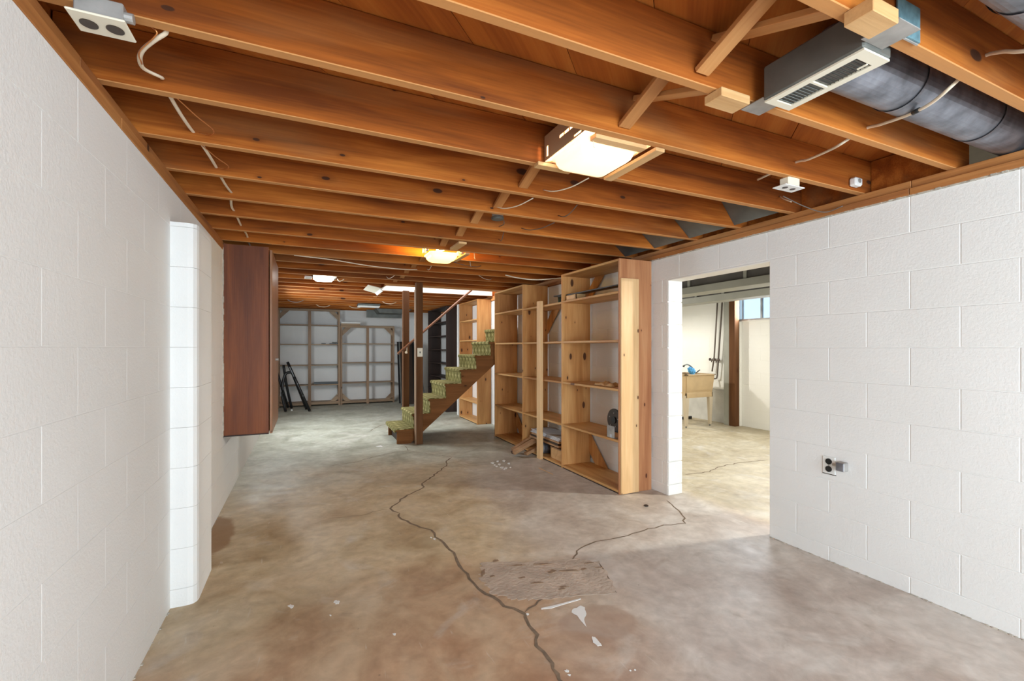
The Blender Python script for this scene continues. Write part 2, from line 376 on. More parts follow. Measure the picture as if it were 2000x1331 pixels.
# ------------------------------------------------------------ floor
bm = bmesh.new(); addbox(bm, (-.8, YB-.1, -.1), (6.9, YF+.1, 0))
floor = bmobj('floor', bm, M_floor, (0, 0, 0)); struct(floor, 'worn concrete basement slab with long cracks, brown near and grey-green beyond')
def ribbon(name, pts, wid, mat, z=.0012, parent=floor, jag=.35, closed=False, n=5, th=.0012, seed=1):
    rnd = random.Random(seed)
    P = []
    for i in range(len(pts)-1):
        a, b = Vector((*pts[i], 0)), Vector((*pts[i+1], 0)); k = max(2, int((b-a).length/.05))
        nn = Vector((-(b-a).y, (b-a).x, 0)).normalized()
        for q in range(k): P.append(a.lerp(b, q/k)+(nn*rnd.uniform(-1, 1)*.013 if q else Vector()))
    P.append(Vector((*pts[-1], 0))); c = sum(P, Vector())/len(P); bm = bmesh.new(); A = []; B = []
    for i, p in enumerate(P):
        t = (P[min(i+1, len(P)-1)]-P[max(i-1, 0)]).normalized(); nrm = Vector((-t.y, t.x, 0))
        f = .8*(wid if not isinstance(wid, tuple) else wid[0]+(wid[1]-wid[0])*i/len(P))
        w1 = f*(1+rnd.uniform(-jag, jag)); w2 = f*(1+rnd.uniform(-jag, jag))
        if i in (0, len(P)-1): w1 = w2 = f*.2
        A.append(bm.verts.new(p-c+nrm*w1/2)); B.append(bm.verts.new(p-c-nrm*w2/2))
    for i in range(len(P)-1): bm.faces.new((A[i], A[i+1], B[i+1], B[i]))
    c.z = z
    return bmobj(name, bm, mat, c, parent)
CR = [(1.46, 5.20), (1.537, 5.145), (1.40, 4.98), (1.42, 4.80), (1.20, 4.60), (1.047, 4.308), (.95, 4.20), (.93, 4.02), (.76, 3.92), (.64, 3.759), (.68, 3.62), (.68, 3.441), (.809, 3.30), (.809, 3.104), (.86, 2.97), (.842, 2.785), (.86, 2.62), (.841, 2.433), (.86, 2.25)]
def bp(px, py, z=0):
    u = (px-1000)/882; v = (680.4-py)/882; s, c = math.sin(.4289), math.cos(.4289); t = (z-1.306)/v
    return ((s+u*c)*t, (c-u*s)*t)
# plan of the cracks, read off the photograph once and laid on the slab as real positions
main = [(883, 894), (872, 901), (872, 911), (853, 925), (824, 945), (829, 952), (795, 968), (762, 994), (781, 1003), (779, 1010), (813, 1027), (842, 1036), (850, 1050), (872, 1067), (887, 1080), (893, 1098), (914, 1122), (925, 1140), (947, 1160), (985, 1185), (1020, 1198), (1026, 1206), (1049, 1241), (1048, 1262), (1073, 1288), (1080, 1308), (1092, 1329), (1105, 1350)]
ribbon('crack', [bp(*p) for p in main[:9]], (.014, .022), M_crack, seed=3)
ribbon('crack', [bp(*p) for p in main[8:]], (.020, .022), M_crack, seed=4)
ribbon('crack', [bp(*p) for p in [(1302, 978), (1315, 990), (1333, 1008), (1339, 1023), (1296, 1026), (1258, 1037), (1226, 1047), (1180, 1056), (1153, 1063), (1126, 1077), (1121, 1088), (1111, 1098)]], .013, M_crack, seed=5)
ribbon('crack', [bp(*p) for p in [(1025, 1197), (1045, 1183), (1062, 1169), (1088, 1157), (1092, 1150)]], .013, M_crack, seed=6)
ribbon('crack', [bp(*p) for p in [(1092, 1150), (1060, 1150), (1055, 1152)]], .010, M_crack, seed=66)
ribbon('crack', [bp(*p) for p in [(762, 995), (740, 998), (705, 1008), (640, 1014)]], (.007, .003), M_crack, seed=7)
ribbon('crack', [bp(*p) for p in [(640, 911), (690, 904), (735, 892), (770, 884), (800, 881), (840, 888), (884, 893), (940, 894)]], (.008, .009), M_crack, seed=8)
ribbon('crack', [bp(*p) for p in [(797, 881), (794, 875), (788, 871)]], .01, M_crack, seed=9)
ribbon('crack', [bp(*p) for p in [(1338, 928), (1386, 922), (1402, 913), (1447, 904), (1500, 899)]], .015, M_crack, seed=10)
ribbon('crack', [bp(*p) for p in [(722, 843), (740, 833), (752, 829)]], .012, M_crack, seed=11)
ribbon('joint_gap', [bp(*p) for p in [(1168, 1096), (1187, 1128), (1205, 1159)]], .009, M_crack, seed=12, jag=.5)
ribbon('crack', [bp(*p) for p in [(1095, 1340), (1080, 1334), (1070, 1345)]], .02, M_crack, seed=13)
def blob(name, px, mat, h=.0015, jit=.0, seed=1, sub=3, parent=floor):
    """flat chip or splash lying on the slab with its own small thickness"""
    rnd = random.Random(seed); P = []
    q = [Vector((*bp(*p), 0)) for p in px]; n = len(q); c = sum(q, Vector())/n
    for i in range(n):
        for k in range(sub):
            p = q[i].lerp(q[(i+1) % n], k/sub); d = (p-c)
            P.append(p-c+d*rnd.uniform(-jit, jit))
    bm = bmesh.new(); A = [bm.verts.new(p) for p in P]; B = [bm.verts.new(p+Vector((0, 0, h))) for p in P]
    bm.faces.new(A[::-1]); bm.faces.new(B)
    for i in range(len(P)): bm.faces.new((A[i], A[(i+1) % len(P)], B[(i+1) % len(P)], B[i]))
    c.z = .0003
    return bmobj(name, bm, mat, c, parent)
blob('paint_splash', [(1118, 1194), (1130, 1184), (1142, 1188), (1145, 1200), (1141, 1212), (1144, 1223), (1133, 1212), (1126, 1203), (1117, 1198)], M_paint, seed=2, jit=.12)
blob('paint_splash', [(1155, 1244), (1162, 1246), (1176, 1260), (1170, 1264), (1159, 1256)], M_paint, seed=3, jit=.2)
blob('paint_splash', [(1056, 1189), (1080, 1184), (1133, 1170), (1134, 1172), (1100, 1182), (1078, 1189), (1058, 1191)], M_paint, seed=4, jit=.04)
for i, p in enumerate([(568, 1186, 5), (657, 1178, 6), (1107, 1312, 4), (1112, 1320, 3), (1231, 1311, 2), (1240, 1310, 2), (770, 1240, 3), (842, 1051, 2), (848, 1054, 3), (1030, 1201, 3), (645, 1203, 2)]):
    x, y, r = p; blob('paint_fleck', [(x-r, y-r*.3), (x, y-r*.8), (x+r, y-r*.4), (x+r*.8, y+r*.6), (x-r*.3, y+r*.5)], M_paint, seed=20+i, jit=.3)
blob('skim_patch', [(942, 1100), (1060, 1098), (1120, 1092), (1168, 1098), (1205, 1158), (1130, 1166), (1060, 1172), (1000, 1172), (962, 1160), (938, 1130)], M_patch, h=.0012, seed=5, jit=.05, sub=9)
for i, (x0, y0, w_, h_) in enumerate([(1078, 1118, 9, 4), (1048, 1140, 14, 2), (1020, 1130, 8, 2), (1112, 1116, 22, 2), (1140, 1113, 6, 3), (1060, 1103, 20, 2), (944, 1120, 4, 7), (962, 1127, 6, 2), (1100, 1148, 10, 2), (968, 1097, 6, 3), (1098, 1152, 8, 2), (1150, 1101, 9, 1.4), (1010, 1106, 16, 1.6), (1170, 1110, 8, 1.2)]):
    blob('scar', [(x0-w_, y0+h_*.3), (x0-w_*.3, y0-h_*.6), (x0+w_*.5, y0-h_), (x0+w_, y0-h_*.2), (x0+w_*.4, y0+h_*.5), (x0-w_*.5, y0+h_)], M_ridge, h=.0035, seed=40+i, jit=.3)

# ------------------------------------------------------------ block walls
def blocks(parent, plane, pos, sgn, u0, u1, z0, z1, off, holes=(), mat=M_wall, name='block', th=.018, jw=.0045, bev=.0018, flip=0, jv=.004, jt=.0006):
    """painted concrete blocks on a wall lying at X=pos (plane 'X') or Y=pos; face looks along sgn"""
    j = math.floor((z0-Z0)/C)-1
    while Z0+j*C < z1:
        za, zb = max(z0, Z0+j*C+jw/2), min(z1, Z0+(j+1)*C-jw/2)
        if zb-za > .02:
            o = off + (0 if (j+flip) % 2 else C)
            k = math.floor((u0-o)/(2*C))
            while o+k*2*C < u1:
                segs = [(max(u0, o+k*2*C+jv/2), min(u1, o+(k+1)*2*C-jv/2))]
                for (h0, h1, hz0, hz1) in holes:
                    if zb > hz0+.03 and za < hz1-.03:
                        ns = []
                        for a, b in segs:
                            if b <= h0 or a >= h1: ns.append((a, b)); continue
                            if a < h0: ns.append((a, h0))
                            if b > h1: ns.append((h1, b))
                        segs = ns
                for a, b in segs:
                    if b-a < .025: continue
                    e = random.uniform(-jt, jt)
                    if plane == 'X': lo, hi = (pos+e if sgn < 0 else pos-th+e, a, za), (pos+th+e if sgn < 0 else pos+e, b, zb)
                    else: lo, hi = (a, pos+e if sgn < 0 else pos-th+e, za), (b, pos+th+e if sgn < 0 else pos+e, zb)
                    box(name, lo, hi, mat, parent, bev)
                k += 1
        j += 1
DY0, DY1, DZ = 2.10, 3.07, 1.905
g = .0022
wr = multibox('wall_right', [((XR+g, YB, 0), (XR2-g, DY0-.0, ZT)), ((XR+g, DY1, 0), (XR2-g, YF, ZT)), ((XR+g, DY0, DZ+.002), (XR2-g, DY1, ZT))], M_wall)
struct(wr, 'white painted block wall on the right with a cased-less doorway into the laundry room')
blocks(wr, 'X', XR, -1, -.55, 8.4, 0, ZT, .8955, holes=[(DY0, DY1, 0, 1.91)])
box('lintel', (XR, DY0, DZ), (XR2, DY1, 1.9165), M_wall, wr, .002)
# doorway reveal blocks (far jamb) and the laundry side
for j in range(-7, 4):
    za, zb = max(0, Z0+j*C+.004), min(DZ, Z0+(j+1)*C-.004)
    if zb-za > .02:
        box('jamb_block', (XR+.0015, DY1-.012, za), (XR2-.0015, DY1+.004, zb), M_wall, wr, .003)
        box('jamb_block', (XR+.0015, DY0-.004, za), (XR2-.0015, DY0+.002, zb), M_wall, wr, .003)
# left wall
WY0, WY1, WZ0, WZ1 = 7.1, 8.3, 1.3, 2.05
g = .0012
wl = multibox('wall_left', [((-.80, YB, 0), (XL-g, WY0, ZT)), ((-.80, WY1, 0), (XL-g, YF, ZT)), ((-.80, WY0, 0), (XL-g, WY1, WZ0)), ((-.80, WY0, WZ1), (XL-g, WY1, ZT))], M_wall)
struct(wl, 'white painted block wall on the left')
blocks(wl, 'X', XL, 1, .1, 5.4, 0, ZT, 2.169-2*C, mat=M_wall, jw=.0032, jv=.0008, bev=.0006, th=.016, jt=.0001)
# pilaster of stacked blocks on the left wall, near corner rounded
for j in range(-7, 4):
    za, zb = max(0, Z0+j*C+.0006), min(1.942, Z0+(j+1)*C-.0006)
    if zb-za < .02: continue
    pts = [(XL-.002, 2.77), (-.545, 2.77), (-.522, 2.777), (-.509, 2.795), (-.504, 2.82), (-.504, 3.155), (-.514, 3.170), (XL-.002, 3.172)]
    prism('pilaster_block', pts, 'Z', za, zb, M_wall, wl)
# back wall, rear wall behind the camera
wb_ = multibox('wall_back', [((-.8, YF, 0), (XR2, YF+.15, ZT+.3))], M_wall); struct(wb_, 'white painted wall at the far end behind the open shelving')
wc = multibox('wall_rear', [((-.8, YB-.15, 0), (-.3, YB, 2.39)), ((2.5, YB-.15, 0), (6.8, YB, 2.39)), ((-.3, YB-.15, 0), (2.5, YB, .5)), ((-.3, YB-.15, 2.1), (2.5, YB, 2.39))], M_wall)
struct(wc, 'white wall behind the camera with an opening added for the fill light')
wn = multibox('added_window_rear', [((-.3, YB-.10, .5), (2.5, YB-.05, .56)), ((-.3, YB-.10, 2.04), (2.5, YB-.05, 2.1)), ((-.3, YB-.10, .5), (-.24, YB-.05, 2.1)), ((2.44, YB-.10, .5), (2.5, YB-.05, 2.1)), ((1.07, YB-.10, .5), (1.13, YB-.05, 2.1))], M_platew)  # frame added to dress the unseen rear fill light
struct(wn, 'wide white window frame added around the fill light behind the camera')
wn2 = multibox('window_2', [((-.74, WY0, WZ0), (-.70, WY1, WZ0+.04)), ((-.74, WY0, WZ1-.04), (-.70, WY1, WZ1)), ((-.74, WY0, WZ0), (-.70, WY0+.04, WZ1)), ((-.74, WY1-.04, WZ0), (-.70, WY1, WZ1))], M_platew)
struct(wn2, 'small white window high in the left wall beyond the cabinet')
# laundry room walls
OW = [(4.3, 5.405, 1.765, 2.17)]
wo = multibox('wall_laundry_right', [((XO+g, YB, 0), (XO+.2, 4.3, 2.4)), ((XO+g, 5.405, 0), (XO+.2, 8.2, 2.4)), ((XO+g, 4.3, 0), (XO+.2, 5.405, 1.765)), ((XO+g, 4.3, 2.17), (XO+.2, 5.405, 2.4))], M_wallc)
struct(wo, 'cream painted block wall of the laundry room holding a high window')
blocks(wo, 'X', XO, -1, 3.6, 7.2, 0, 2.39, 4.94, holes=OW, mat=M_wallc)
wo2 = multibox('wall_laundry_back', [((XR2, 8.0, 0), (XO+.2, 8.15, 2.4))], M_wallc); struct(wo2, 'cream end wall of the laundry room')
# parged footing band along the sink wall
prism('footing', [(XO-.03, 0), (XO-.03, .56), (XO-.012, .58), (XO+.004, .58), (XO+.004, 0)], 'Y', 5.44, 7.6, M_found, wo)
# laundry window
win = thing('window_3', 'bright frosted metal framed basement window in the laundry wall', None, (XO, 4.85, 1.765), kind='structure')
multibox('window_frame', [((XO-.01, 4.3, 1.765), (XO+.05, 5.405, 1.79)), ((XO-.01, 4.3, 2.145), (XO+.05, 5.405, 2.17)), ((XO-.01, 5.375, 1.765), (XO+.05, 5.405, 2.17)), ((XO-.01, 4.3, 1.765), (XO+.05, 4.33, 2.17)), ((XO-.005, 4.925, 1.79), (XO+.045, 4.945, 2.145)), ((XO+.01, 5.28, 1.79), (XO+.04, 5.29, 2.145))], M_metal, win)
box('pane', (XO+.02, 4.945, 1.79), (XO+.028, 5.375, 2.145), M_glass, win, 0)
box('pane', (XO+.02, 4.33, 1.79), (XO+.028, 4.925, 2.145), M_glass, win, 0)
box('window_sill', (XO-.02, 4.3, 1.748), (XO+.05, 5.405, 1.765), M_platew, win, .003)
# baseboard-like irregular paint/mortar crumbs at wall foot
rnd = random.Random(5)
def crumbs(name, x, ya, yb, n, parent, sx):
    bm = bmesh.new()
    for i in range(n):
        y = rnd.uniform(ya, yb); s = rnd.uniform(.002, .006)
        addbox(bm, (x, y, 0), (x+sx*s*1.6, y+s*rnd.uniform(1, 3), s*.8))
    o = bmobj(name, bm, M_mortar, (0, 0, 0), parent); tag(o, kind='stuff')
crumbs('mortar_crumb', XR, .5, 2.1, 90, wr, -1); crumbs('mortar_crumb', XL, 1.5, 4.3, 70, wl, 1)

# ------------------------------------------------------------ sill plates
tl = thing('trim_1', 'brown double sill plate along the top of the left wall', None, (XL, 4, ZT), kind='structure')
for a, b in ((YB, 2.1), (2.103, 6.6), (6.603, YF)):
    box('plate', (-.76, a, ZT), (XL+.004, b, ZT+.041), M_sill, tl); box('plate', (-.76, a-.3 if a > 0 else a, ZT+.043), (XL-.008, b-.3 if b < 11 else b, ZJ), M_sill, tl)
tr = thing('trim_2', 'rough brown double sill plate along the top of the right wall', None, (XR, 4, ZT), kind='structure')
for a, b in ((YB, 1.3), (1.303, 4.9), (4.903, YF)):
    box('plate', (XR-.012, a, ZT+.006), (XR2, b, ZT+.042), M_sill, tr); box('plate', (XR+.01, a, ZT+.044), (XR2, b, ZJ), M_sill, tr)
bm = bmesh.new()      # squeezed mortar bead under the plate
for i in range(220):
    y = .45+i*.0185; s = rnd.uniform(.004, .012); addbox(bm, (XR-s, y, ZT-.002), (XR+.01, y+.021, ZT+.010+s*.3))
o = bmobj('mortar_bead', bm, M_mortar, (0, 0, 0), tr); tag(o, kind='stuff')

# ------------------------------------------------------------ ceiling: joists, boards, bridging
ceil = thing('ceiling', 'open joist ceiling of orange-brown timber with diagonal boards above', None, (1.1, 4, ZJ), kind='structure')
JY0, SP, JT = 1.525, .4064, .038
def jy(k): return JY0+SP*k
OX0, OX1 = 1.05, 2.90         # stairwell opening between joists 12 and 14
for k in range(-9, 25):
    x0, x1 = -.74, 3.07
    if k == 13:
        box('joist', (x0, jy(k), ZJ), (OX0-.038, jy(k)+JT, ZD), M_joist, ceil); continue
    dz = rnd.uniform(-.002, .002)
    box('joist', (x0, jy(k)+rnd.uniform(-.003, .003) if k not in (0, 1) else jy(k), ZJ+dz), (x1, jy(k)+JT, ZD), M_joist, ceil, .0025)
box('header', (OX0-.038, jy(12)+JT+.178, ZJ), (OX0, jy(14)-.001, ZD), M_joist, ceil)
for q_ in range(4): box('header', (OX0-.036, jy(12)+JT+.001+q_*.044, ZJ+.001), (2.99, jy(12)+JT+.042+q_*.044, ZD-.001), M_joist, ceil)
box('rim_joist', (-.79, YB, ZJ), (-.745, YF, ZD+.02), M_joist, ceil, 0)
for k in range(-9, 24):       # blocking over the right wall
    if k == -2: continue
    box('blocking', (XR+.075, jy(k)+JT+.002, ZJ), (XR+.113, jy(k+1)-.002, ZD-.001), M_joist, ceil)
# diagonal boards, clipped to the rooms around the stairwell
def clip(poly, ax, lim, keep_less):
    out = []
    for i in range(len(poly)):
        a, b = poly[i], poly[(i+1) % len(poly)]; ia = (a[ax] <= lim) == keep_less or a[ax] == lim; ib = (b[ax] <= lim) == keep_less or b[ax] == lim
        if ia: out.append(a)
        if ia != ib:
            t = (lim-a[ax])/(b[ax]-a[ax]); out.append(tuple(a[q]+(b[q]-a[q])*t for q in (0, 1)))
    return out
BW = .3083
regions = [(-.79, 3.08, YB, jy(12)+.019), (-.79, OX0-.019, jy(12)+.019, jy(14)+.019), (-.79, 3.08, jy(14)+.019, YF)]
s2 = math.sqrt(.5)
# joint line through (0.414,1.396): value of (x-y)
base = (.414-1.396)*s2
for i in range(-48, 18):
    d0 = base+i*BW+.0012; d1 = base+(i+1)*BW-.0012
    P0 = []
    for d, t in ((d0, -30), (d0, 30), (d1, 30), (d1, -30)): P0.append((d*s2+t*s2, -d*s2+t*s2))
    for (xa, xb, ya, yb) in regions:
        p = P0
        for ax, lim, kl in ((0, xa, False), (0, xb, True), (1, ya, False), (1, yb, True)):
            if p: p = clip(p, ax, lim, kl)
        if len(p) < 3: continue
        ar = abs(sum(p[q][0]*p[(q+1) % len(p)][1]-p[(q+1) % len(p)][0]*p[q][1] for q in range(len(p))))/2
        if ar < .01: continue
        e = rnd.uniform(0, .003)
        # build in board-aligned axes so the grain follows the diagonal
        q = [((x+y)*s2, (-x+y)*s2) for x, y in p]
        cx = sum(a for a, b in q)/len(q); cy = sum(b for a, b in q)/len(q)
        bm = bmesh.new(); A = [bm.verts.new((a-cx, b-cy, -.01)) for a, b in q]; B = [bm.verts.new((a-cx, b-cy, .01)) for a, b in q]
        bm.faces.new(A[::-1]); bm.faces.new(B)
        for t in range(len(q)): bm.faces.new((A[t], A[(t+1) % len(q)], B[(t+1) % len(q)], B[t]))
        bmobj('subfloor_board', bm, M_deck, ((cx-cy)*s2, (cx+cy)*s2, ZD+.011+e), ceil, rot=(0, 0, R(45)))
# solid slab of the storey above, closing the ceiling
up = multibox('ceiling_deck', [((-.8, YB, 2.42), (6.8, jy(12)+.03, 2.5)), ((-.8, jy(14)+.01, 2.42), (6.8, YF+.1, 2.5)), ((-.8, jy(12)+.03, 2.42), (OX0-.04, jy(14)+.01, 2.5)), ((XR2, jy(12)+.03, 2.42), (6.8, jy(14)+.01, 2.5))], M_deck)
struct(up, 'solid decking above the joists')
# stairwell shaft walls seen through the opening
sh = multibox('wall_stairwell', [((OX0-.1, jy(14)-.001, 2.300), (3.3, jy(14)+.03, 3.9)), ((OX0-.1, jy(12)+JT-.03, 2.5), (3.3, jy(12)+JT, 3.9)), ((OX0-.1, jy(12), 2.5), (OX0-.02, jy(14), 3.9)), ((3.2, jy(12), 2.11), (3.3, jy(14), 3.9)), ((OX0-.1, jy(12), 3.9), (3.3, jy(14)+.03, 3.95))], M_white)
struct(sh, 'white drywall sides of the stairwell opening')
box('stair_header_face', (OX0, jy(14)-.013, ZJ+.004), (XR, jy(14)-.001, 2.45), M_white, ceil, .001)
# cross bridging
for k in range(-6, 24):
    if k in (0, 12, 13): continue
    if 6 <= k <= 6: continue
    ya, yb = jy(k)+JT, jy(k+1)
    for kind in (0, 1):
        x = (1.21 if kind == 0 else 1.285) if k < 0 else (1.13+rnd.uniform(-.01, .02) if kind == 0 else 1.195+rnd.uniform(-.01, .02))
        z0, z1 = (ZD-.03, ZJ+.035) if kind == 0 else (ZJ+.02, ZD-.03)
        bar('bridging', (x, ya+.004, z0), (x, yb-.004, z1), .058, .019, M_brace, ceil)
# grey sheet-metal pans closing bays over the right wall
for k, x0 in ((1, 2.76), (2, 2.66), (3, 2.66), (4, 2.66)):
    ya, yb = jy(k)+JT+.004, jy(k+1)-.004
    p = [(x0-.05, ZD-.004), (x0+.18, ZJ+.002), (x0+.182, ZJ+.004), (x0-.047, ZD-.002)]
    if k == 1: p = [(2.72, ZD-.02), (2.86, ZJ+.01), (2.863, ZJ+.012), (2.724, ZD-.018)]
    prism('sheet_metal_pan', p, 'Y', ya, yb, M_metald, ceil)

# ------------------------------------------------------------ right-hand shelves
def shelf_unit(name, label, y0, y1, ztop, levels, xf=2.54, xb=2.905, mz=M_pineZ, my=M_pineY, near_mat=None, th=.021, braces=(), group=None, near=True, far=True, cat='shelf'):
    t = thing(name, label, cat, ((xf+xb)/2, (y0+y1)/2, 0), group)
    if near: box('side_panel', (xf, y0, 0), (xb, y0+th, ztop), near_mat or mz, t)
    if far: box('side_panel', (xf, y1-th, 0), (xb, y1, ztop), mz, t)
    a, b = y0+(th if near else 0)+.0005, y1-(th if far else 0)-.0005
    box('top_panel', (xf, a, ztop-th), (xb, b, ztop), my, t)
    for z in levels: box('shelf', (xf+.001, a, z-th/2), (xb-.001, b, z+th/2), my, t)
    box('bottom_panel', (xf+.001, a, .012), (xb-.001, b, .012+th), my, t)
    box('plinth', (xf+.006, a, .0), (xf+.02, b, .012), M_dark, t, 0)
    for (yc, zc, dyy, dzz, l0, l1) in braces:
        prism('brace', [(yc+dyy*l0, zc), (yc+dyy*l1, zc), (yc, zc+dzz*l1), (yc, zc+dzz*l0)], 'X', xb-.020, xb-.001, mz, t)
    return t
LV = [1.808, 1.370, .930, .470]
A = shelf_unit('shelving_unit', 'tall knotty pine shelving unit nearest the doorway, dark rod across its upper shelf', 3.255, 4.262, 2.108, LV, near_mat=M_pineE, braces=[(4.240, 2.086, -1, -1, .12, .265), (4.240, .034, -1, 1, .12, .33)])
box('end_board', (2.545, 3.236, .006), (2.742, 3.2545, 1.93), M_pineL, A)
B = shelf_unit('shelving_unit', 'low middle pine shelving unit with a pale stud up its front', 4.264, 5.215, 1.812, LV[1:], near=False, far=False, braces=[(5.214, 1.79, -1, -1, .14, .30)])
box('stud', (2.50, 4.672, .0), (2.5385, 4.762, 1.86), M_pineL, B)
Cc = shelf_unit('shelving_unit', 'tall pine shelving unit standing beside the carpeted stairs', 5.217, 6.178, 2.125, LV, braces=[(6.156, .034, -1, 1, .12, .30)])
D = shelf_unit('shelving_unit', 'pine shelving unit against the right wall beyond the stairs', 7.245, 8.225, 2.145, [1.80, 1.44, 1.08, .36], xf=2.66, xb=2.915, near_mat=M_pineZ, mz=M_pineZ)
Ed = shelf_unit('shelving_unit', 'nearly black stained shelving unit in the far right corner', 8.9, 10.4, 2.17, [1.85, 1.56, 1.27, .98, .69, .40], xf=2.60, xb=2.90, mz=M_dark, my=M_dark)
ps = box('wall_pier', (2.70, 8.40, 0), (XR, 8.50, 2.16), M_white); struct(ps, 'narrow white painted pier between the pine and black shelving units')
ps.name = 'trim_3'

# things on the shelves
t = box('black_strip', (2.58, 3.28, 1.877), (2.68, 4.236, 1.889), M_black); tag(t, 'long thin black strip resting on the tray in the nearest unit', 'strip')
t = box('black_strip', (2.58, 4.27, 1.893), (2.68, 4.50, 1.905), M_black); tag(t, 'short black strip lying over the green glass dish', 'strip')
t = thing('wooden_box', 'small flat wooden tray on the upper shelf of the nearest unit', 'box', (2.63, 4.13, 1.8195))
multibox('side', [((2.575, 4.02, 1.8195), (2.70, 4.03, 1.875)), ((2.575, 4.225, 1.8195), (2.70, 4.235, 1.875)), ((2.575, 4.02, 1.8195), (2.585, 4.235, 1.875)), ((2.69, 4.02, 1.8195), (2.70, 4.235, 1.875))], M_pineLX, t, .001)
box('base', (2.585, 4.03, 1.8195), (2.69, 4.225, 1.826), M_pineLX, t)
box('label_panel', (2.5725, 4.05, 1.83), (2.575, 4.20, 1.866), M_pineL, t, 0)
t = thing('glass_dish', 'dark green glass dish on top of the low middle unit', 'dish', (2.66, 4.36, 1.8125))
bm = bmesh.new(); addbox(bm, (-.06, -.08, 0), (.06, .08, .075))
for v in bm.verts:
    if v.co.z < .01: v.co.x *= .8; v.co.y *= .85
top = [f for f in bm.faces if f.calc_center_median().z > .07]; r = bmesh.ops.inset_region(bm, faces=top, thickness=.005)
for f in top:
    for v in f.verts: v.co.z -= .07
bmobj('bowl', bm, M_glassd, (2.66, 4.36, 1.8125), t)
multibox('rim', [((2.598, 4.278, 1.885), (2.722, 4.284, 1.892)), ((2.598, 4.436, 1.885), (2.722, 4.442, 1.892)), ((2.598, 4.278, 1.885), (2.604, 4.442, 1.892)), ((2.716, 4.278, 1.885), (2.722, 4.442, 1.892))], M_black, t)
# crumpled cloth
def crumple(name, c, sx, sy, h, mat, seed, label, cat, n=14):
    rn = random.Random(seed); bm = bmesh.new(); bmesh.ops.create_grid(bm, x_segments=n, y_segments=n, size=.5)
    ph = [rn.uniform(0, 6) for _ in range(6)]
    for v in bm.verts:
        x, y = v.co.x, v.co.y; z = .5+.25*math.sin(9*x+ph[0]+3*math.sin(5*y+ph[1]))+.25*math.sin(13*y+4*x+ph[2]); ed = max(0, 1-(2*max(abs(x), abs(y)))**6)
        v.co = Vector((x*sx*(1+.12*math.sin(7*y+ph[3])), y*sy*(1+.15*math.sin(8*x+ph[4])), max(.0025, z*h*ed+.003)))
    o = bmobj(name, bm, mat, c, None, smooth=True); m = o.modifiers.new('s', 'SOLIDIFY'); m.thickness = .002; return tag(o, label, cat)
crumple('work_gloves', (2.66, 3.59, .9415), .13, .27, .045, M_pineLX, 3, 'crumpled tan cloth lying on the middle shelf of the nearest unit', 'cloth')
t = thing('pulley_wheel', 'black round disc with silver bolts standing on a lower shelf', 'disc', (2.78, 3.63, .4815))
cyl('disc', (2.78, 3.64, .595), .112, .016, M_brownp, t, 'X', 40, bev=.004)
cyl('hub', (2.768, 3.64, .595), .035, .012, M_black, t, 'X', 24)
for a in range(5): cyl('bolt', (2.769, 3.64+.07*math.cos(a*1.256+.4), .595+.07*math.sin(a*1.256+.4)), .006, .008, M_metal, t, 'X', 8)
box('foot', (2.765, 3.57, .4807), (2.80, 3.71, .492), M_black, t)
t = thing('metal_bracket', 'grey steel angle bracket at the front of a lower shelf', 'bracket', (2.58, 3.46, .4805))
multibox('angle', [((2.552, 3.345, .4805), (2.60, 3.455, .484)), ((2.552, 3.345, .4805), (2.556, 3.455, .592))], M_metal, t, .001)
box('paper_tag', (2.549, 3.385, .487), (2.5515, 3.405, .515), M_paper, t, 0)
# stack in the middle unit
y0 = 4.33
t = thing('magazine_stack', 'stack of grey papers on brown boards in the bottom of the middle unit', 'papers', (2.72, 4.85, .2))
for i, (z, dz_, m_) in enumerate([(.185, .022, M_scrap), (.208, .02, M_brownp), (.229, .022, M_scrap), (.252, .008, M_paper), (.261, .007, M_paper), (.269, .008, M_paper), (.278, .010, M_paper)]):
    box('board' if i < 3 else 'sheet', (2.575+i*.004, 4.38+.015*(i % 2), z), (2.86, 5.10-.02*(i % 3), z+dz_), m_, t, .001)
t = thing('wooden_crate', 'small wooden crate under the papers in the middle unit', 'crate', (2.72, 4.45, .034))
multibox('side', [((2.60, 4.30, .0335), (2.84, 4.315, .15)), ((2.60, 4.60, .0335), (2.84, 4.615, .15)), ((2.60, 4.30, .0335), (2.612, 4.615, .15)), ((2.828, 4.30, .0335), (2.84, 4.615, .15))], M_pineLX, t, .001)
box('lid', (2.60, 4.30, .151), (2.84, 4.615, .163), M_scrap, t)
t = thing('paint_can', 'grey round tin lying on its side in the middle unit', 'tin', (2.66, 4.80, .034))
cyl('can', (2.68, 4.80, .103), .068, .17, M_duct, t, 'X', 28, bev=.004); cyl('lid', (2.592, 4.80, .103), .058, .006, M_metal, t, 'X', 28)
t = thing('paint_can', 'second grey tin standing further back in the middle unit', 'tin', (2.78, 5.02, .034)); cyl('can', (2.79, 5.00, .104), .07, .139, M_duct, t, 'Z', 28, bev=.004); cyl('lid', (2.79, 5.00, .177), .062, .006, M_metal, t, 'Z', 28)
# scrap planks sticking out
def plank(label, p0, p1, w_, th_, nm='wood_offcut', grp='scrap planks leaning out of the middle unit', wd=(0, 1, 0)):
    o = bar(nm, p0, p1, w_, th_, M_scrap, None, wdir=wd); return tag(o, label, 'plank', grp)
plank('front short scrap plank resting on the floor and unit edge', (2.265, 4.93, .045), (2.57, 4.96, .165), .085, .038)
plank('notched scrap plank behind the front one', (2.33, 5.07, .050), (2.62, 5.12, .165), .07, .03)
plank('thick scrap block lying between two planks', (2.40, 4.86, .035), (2.62, 4.90, .10), .05, .036)

